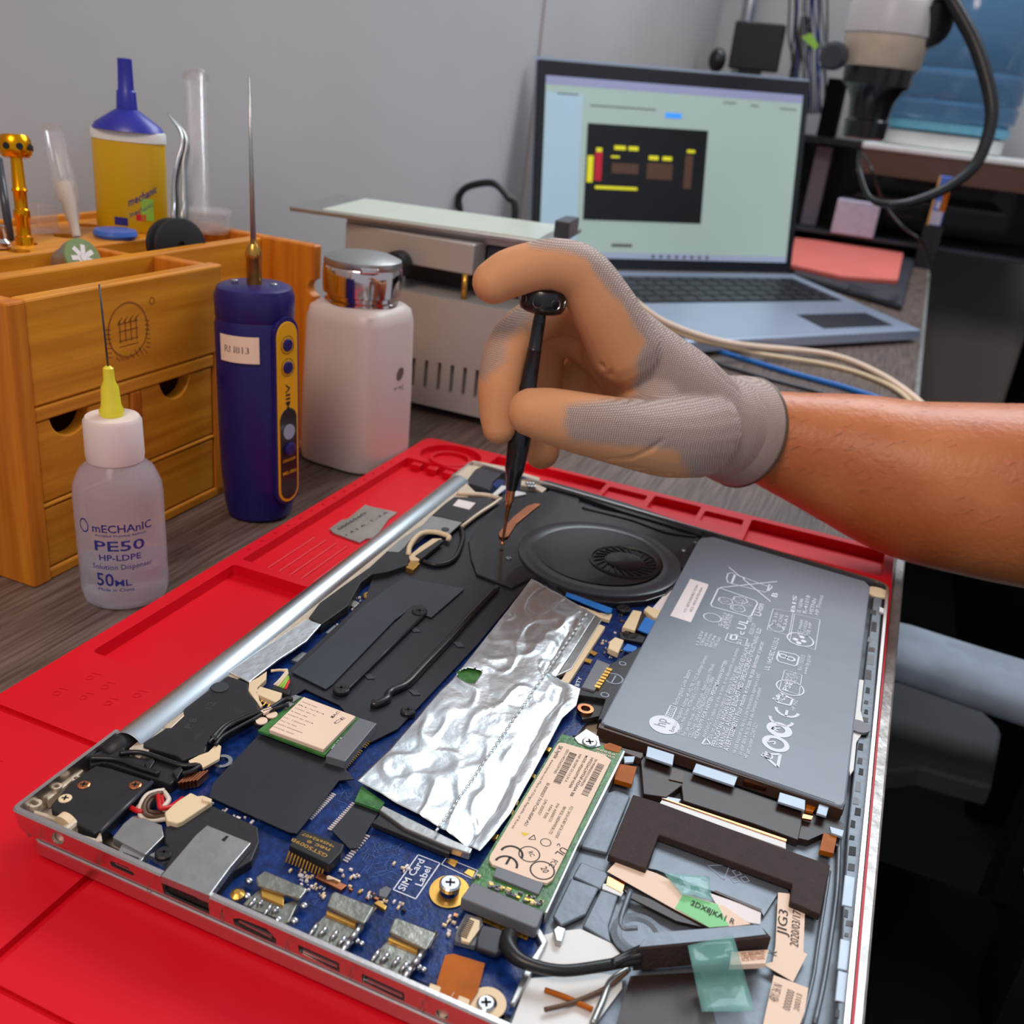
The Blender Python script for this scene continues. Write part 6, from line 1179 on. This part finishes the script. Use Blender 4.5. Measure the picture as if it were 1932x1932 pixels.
lathe('jug_body', [(.124, .056), (.134, .064), (.136, .09), (.130, .096), (.136, .104), (.137, .15), (.131, .156), (.137, .165), (.138, .30), (.12, .34), (.05, .37), (.03, .42)], pj_, MATS['jug_blue'], jg, n=56)
# boxes and papers on the shelf
boxobj('top_board', -.09, .0895, SY-.02, SY+.32, .218, .2305, MATS['fan_black'], rk)
def cam_box(name, px0, px1, py0, py1, y, depth, m, label, cat, zfix=None):
    a = aty(px0, py1, y); b_ = aty(px1, py0, y); z0 = a.z if zfix is None else zfix
    o = boxobj(name, a.x, b_.x, y, y+depth, z0, b_.z, m); bevel(o, .002); return tag(o, label, cat)
cam_box('power_supply', 1530, 1596, 150, 300, SY+.02, .08, MATS['void_black'], 'black power box standing behind the microscope lens', 'box', .2308)
cam_box('paper_box', 1566, 1662, 386, 440, SY-.03, .10, MATS['paper'], 'small white carton lying in the shelf unit', 'box', .0408)
cam_box('upright_case', 1505, 1572, 278, 440, SY+.06, .08, MATS['box_grey'], 'tall grey case standing right of the far laptop screen', 'case', .0408)
t = cam_box('colorful_box', 1748, 1800, 335, 424, SY-.06, .03, M('box_blue', (74, 112, 200), .5), 'small blue and orange printed box standing at the right of the shelf unit', 'box', None)
a = aty(1748, 424, SY-.06); b_ = aty(1800, 335, SY-.06); h_ = b_.z-a.z
for s0, s1, t0, t1, m_ in ((0, .12, 0, 1, 'panel_yellow'), (.6, 1, .3, .75, 'kapton'), (.15, .9, .02, .3, 'paper'), (.3, .7, .35, .5, 'paper')):
    x0 = a.x+(b_.x-a.x)*s0; x1 = a.x+(b_.x-a.x)*s1; bb2 = bmesh.new(); aabb(bb2, x0, x1, SY-.0612, SY-.0604, a.z+h_*t0, a.z+h_*t1); o = link_bm('printed_patch', bb2, MATS[m_]); o.parent = t
b = bmesh.new(); aabb(b, a.x-.004, b_.x+.006, SY-.07, SY-.02, .0, a.z); tag(link_bm('box_stand', b, MATS['fan_black']), 'black block under the small printed box', 'block')
# things on top behind the screen
BY = 2.25
mo = thing('monitor', 'small dark monitor seen from behind above the far laptop', 'monitor', aty(1430, 125, BY))
a = aty(1372, 128, BY); b_ = aty(1482, 46, BY)
bevel(boxobj('monitor_case', a.x, b_.x, BY, BY+.03, a.z, b_.z, MATS['fan_black'], mo), .004)
boxobj('monitor_stand', (a.x+b_.x)/2-.02, (a.x+b_.x)/2+.02, BY+.005, BY+.025, 0, a.z, MATS['fan_black'], mo)
p = V((aty(1350, 132, BY).x, BY, 0)); zt = aty(1350, 90, BY).z
t = thing('webcam', 'small black webcam on a slim stand left of the dark monitor', 'webcam', p)
lathe('stand', [(.03, 0), (.03, .004), (.005, .008), (.005, zt-.04)], p, MATS['fan_black'], t, n=20); b = bmesh.new(); add_blob(b, V((p.x, BY, zt-.025)), (.020, .016, .026)); link_bm('camera_head', b, MATS['fan_black'], t, True)
t = thing('cable_bundle', 'bundle of dark blue and black wires hanging behind the microscope', 'wires', aty(1530, 150, BY+.05))
random.seed(9)
for i in range(14):
    x = 1492+i*5.2; tube('hanging_wire', [aty(x+random.uniform(-4, 4), y, BY+.06+random.uniform(-.02, .02)) for y in (-40, 20, 70, 110, 150)]+[aty(x, 215, BY+.06)], .0022, MATS[random.choice(('black_wire', 'pcb', 'fan_ring', 'grey_chip'))], t, n=6, smooth=4)
a = aty(1476, 135, BY-.02); b_ = aty(1512, 20, BY-.02); o = boxobj('equipment_case', a.x, b_.x, BY+.1, BY+.16, 0, b_.z, M('olive', (92, 90, 76), .6)); tag(o, 'dull olive upright case behind the dark monitor', 'case')
b = bmesh.new(); add_prism(b, [aty(x, y, BY-.05) for x, y in ((1512, 70), (1530, 62), (1545, 85), (1538, 95))], .004, V((0, 1, 0))); o = link_bm('yellow_tag', b, MATS['green_wire'], t)
# microscope
MD = 1.42
mp_ = atd(1628, 262, MD); ms = thing('microscope', 'white and black stereo microscope head hanging at the top right', 'microscope', mp_)
u1 = MD/FPX
M('scope_white', (206, 200, 200), .35, vary=.03, scale=8)
def mz(px): return px*u1*1.10
lathe('light_ring', [(33*u1, 0), (38*u1, mz(3)), (40*u1, mz(28)), (34*u1, mz(34))], mp_, MATS['fan_black'], ms, n=40); lathe('lens_barrel', [(36*u1, mz(32)), (40*u1, mz(60)), (50*u1, mz(78)), (60*u1, mz(84)), (63*u1, mz(112))], mp_, MATS['fan_black'], ms, n=40)
lathe('lower_body', [(66*u1, mz(110)), (70*u1, mz(114)), (74*u1, mz(158))], mp_, M('scope_beige', (212, 194, 172), .4), ms, n=48); lathe('upper_body', [(74*u1, mz(158.5)), (76*u1, mz(160)), (76*u1, mz(205)), (70*u1, mz(215)), (48*u1, mz(238)), (44*u1, mz(300)), (42*u1, mz(340))], mp_, MATS['scope_white'], ms, n=48)
kp = atd(1578, 106, MD-.052); lathe('focus_knob', [(22*u1, 0), (24*u1, .004), (24*u1, .018), (18*u1, .022), (.0001, .022)], kp, MATS['fan_ring'], ms, axis=(CP-kp).normalized()+V((-.3, 0, 0)), n=28)
e0, e1 = atd(1700, 20, MD-.02), atd(1756, 44, MD-.09); lathe('eyepiece', [(30*u1, -.04), (38*u1, -.01), (44*u1, .02), (44*u1, (e1-e0).length), (34*u1, (e1-e0).length+.012)], e0, MATS['fan_black'], ms, axis=(e1-e0), n=36)
tube('boom_arm', [atd(1655, -60, MD), atd(1600, -160, MD+.1), V((-.15, 2.2, .9)), V((-.25, 2.42, .9))], .016, MATS['steel'], ms, n=16, smooth=4); tube('stand_post', [V((-.25, 2.42, .02)), V((-.25, 2.42, .95))], .018, MATS['steel'], ms, n=16, smooth=0); boxobj('stand_base', -.32, -.18, 2.34, 2.5, 0.0005, .02, MATS['fan_black'], ms)
# big black light cord
cpts = [(1775, -30, 1.3), (1806, 20, 1.3), (1842, 90, 1.3), (1868, 180, 1.3), (1868, 240, 1.3), (1842, 308, 1.3), (1790, 352, 1.3), (1730, 378, 1.3), (1680, 386, 1.3), (1640, 372, 1.32), (1622, 320, 1.34), (1622, 285, 1.38)]
tube('light_cord', [atd(x, y, d) for x, y, d in cpts], [11*u1, 12*u1, 12*u1, 12*u1, 11*u1, 10*u1, 9*u1, 8*u1, 7*u1, 5*u1, 4*u1, 4*u1], MATS['black_wire'], ms, n=14)
tag(tube('cable', [at(1758, 520, .004), atd(1740, 460, 1.65), atd(1700, 425, 1.68), atd(1670, 385, 1.7), atd(1640, 310, 1.65), aty(1625, 288, SY-.06)], .0022, MATS['black_wire'], n=8), 'thin dark cable trailing down beside the shelf unit', 'cable')
# dark cabinet to the right of the bench
cb = thing('cabinet', 'tall black cabinet beyond the right edge of the bench', 'cabinet', (.75, 1.6, -.75))
bevel(boxobj('cabinet_body', .54, 1.25, 1.30, 2.4, -.75, .215, MATS['void_black'], cb), .004); boxobj('cabinet_top', .53, 1.26, 1.29, 2.41, .2155, .226, MATS['void_black'], cb)
t = thing('office_chair', 'dark chair with a worn grey padded armrest right of the bench', 'chair', (.38, .6, -.75))
M('denim', (160, 170, 180), .7, vary=.25, scale=30, bump=.2, bscale=120); M('chair_grey', (48, 50, 52), .7, vary=.1, scale=20)
b = bmesh.new(); add_tube(b, [(.30, .592, -.132), (.36, .590, -.135), (.45, .592, -.14), (.56, .60, -.145)], [.040, .041, .043, .044], n=24, smooth=6, round_ends=True, flat=(V((0, 0, 1)), .45)); link_bm('armrest', b, MATS['denim'], t, True)
b = bmesh.new(); q4 = [at(x, y, -.20) for x, y in ((1640, 1282), (1700, 1286), (1790, 1306), (1850, 1336), (1885, 1370), (1890, 1385), (1872, 1485), (1800, 1466), (1740, 1448), (1700, 1453), (1640, 1455))]; add_prism(b, q4, .02); bevel(link_bm('side_panel', b, MATS['chair_grey'], t), .003)
bevel(boxobj('seat', .31, .80, .05, .58, -.40, -.32, MATS['void_black'], t), .02); bevel(boxobj('backrest', .80, .86, .05, .58, -.30, .2, MATS['void_black'], t), .02)
boxobj('arm_post', .42, .46, .57, .61, -.40, -.16, MATS['fan_black'], t); boxobj('arm_post', .405, .44, .40, .47, -.33, -.21, MATS['fan_black'], t)
lathe('gas_post', [(.03, 0), (.03, .36)], V((.55, .32, -.74)), MATS['fan_black'], t)
for i in range(5): a = i*2*math.pi/5; tube('star_leg', [V((.55, .32, -.70)), V((.55+.24*math.cos(a), .32+.24*math.sin(a), -.73))], .018, MATS['fan_black'], t, smooth=0, n=10)
# dark under the bench
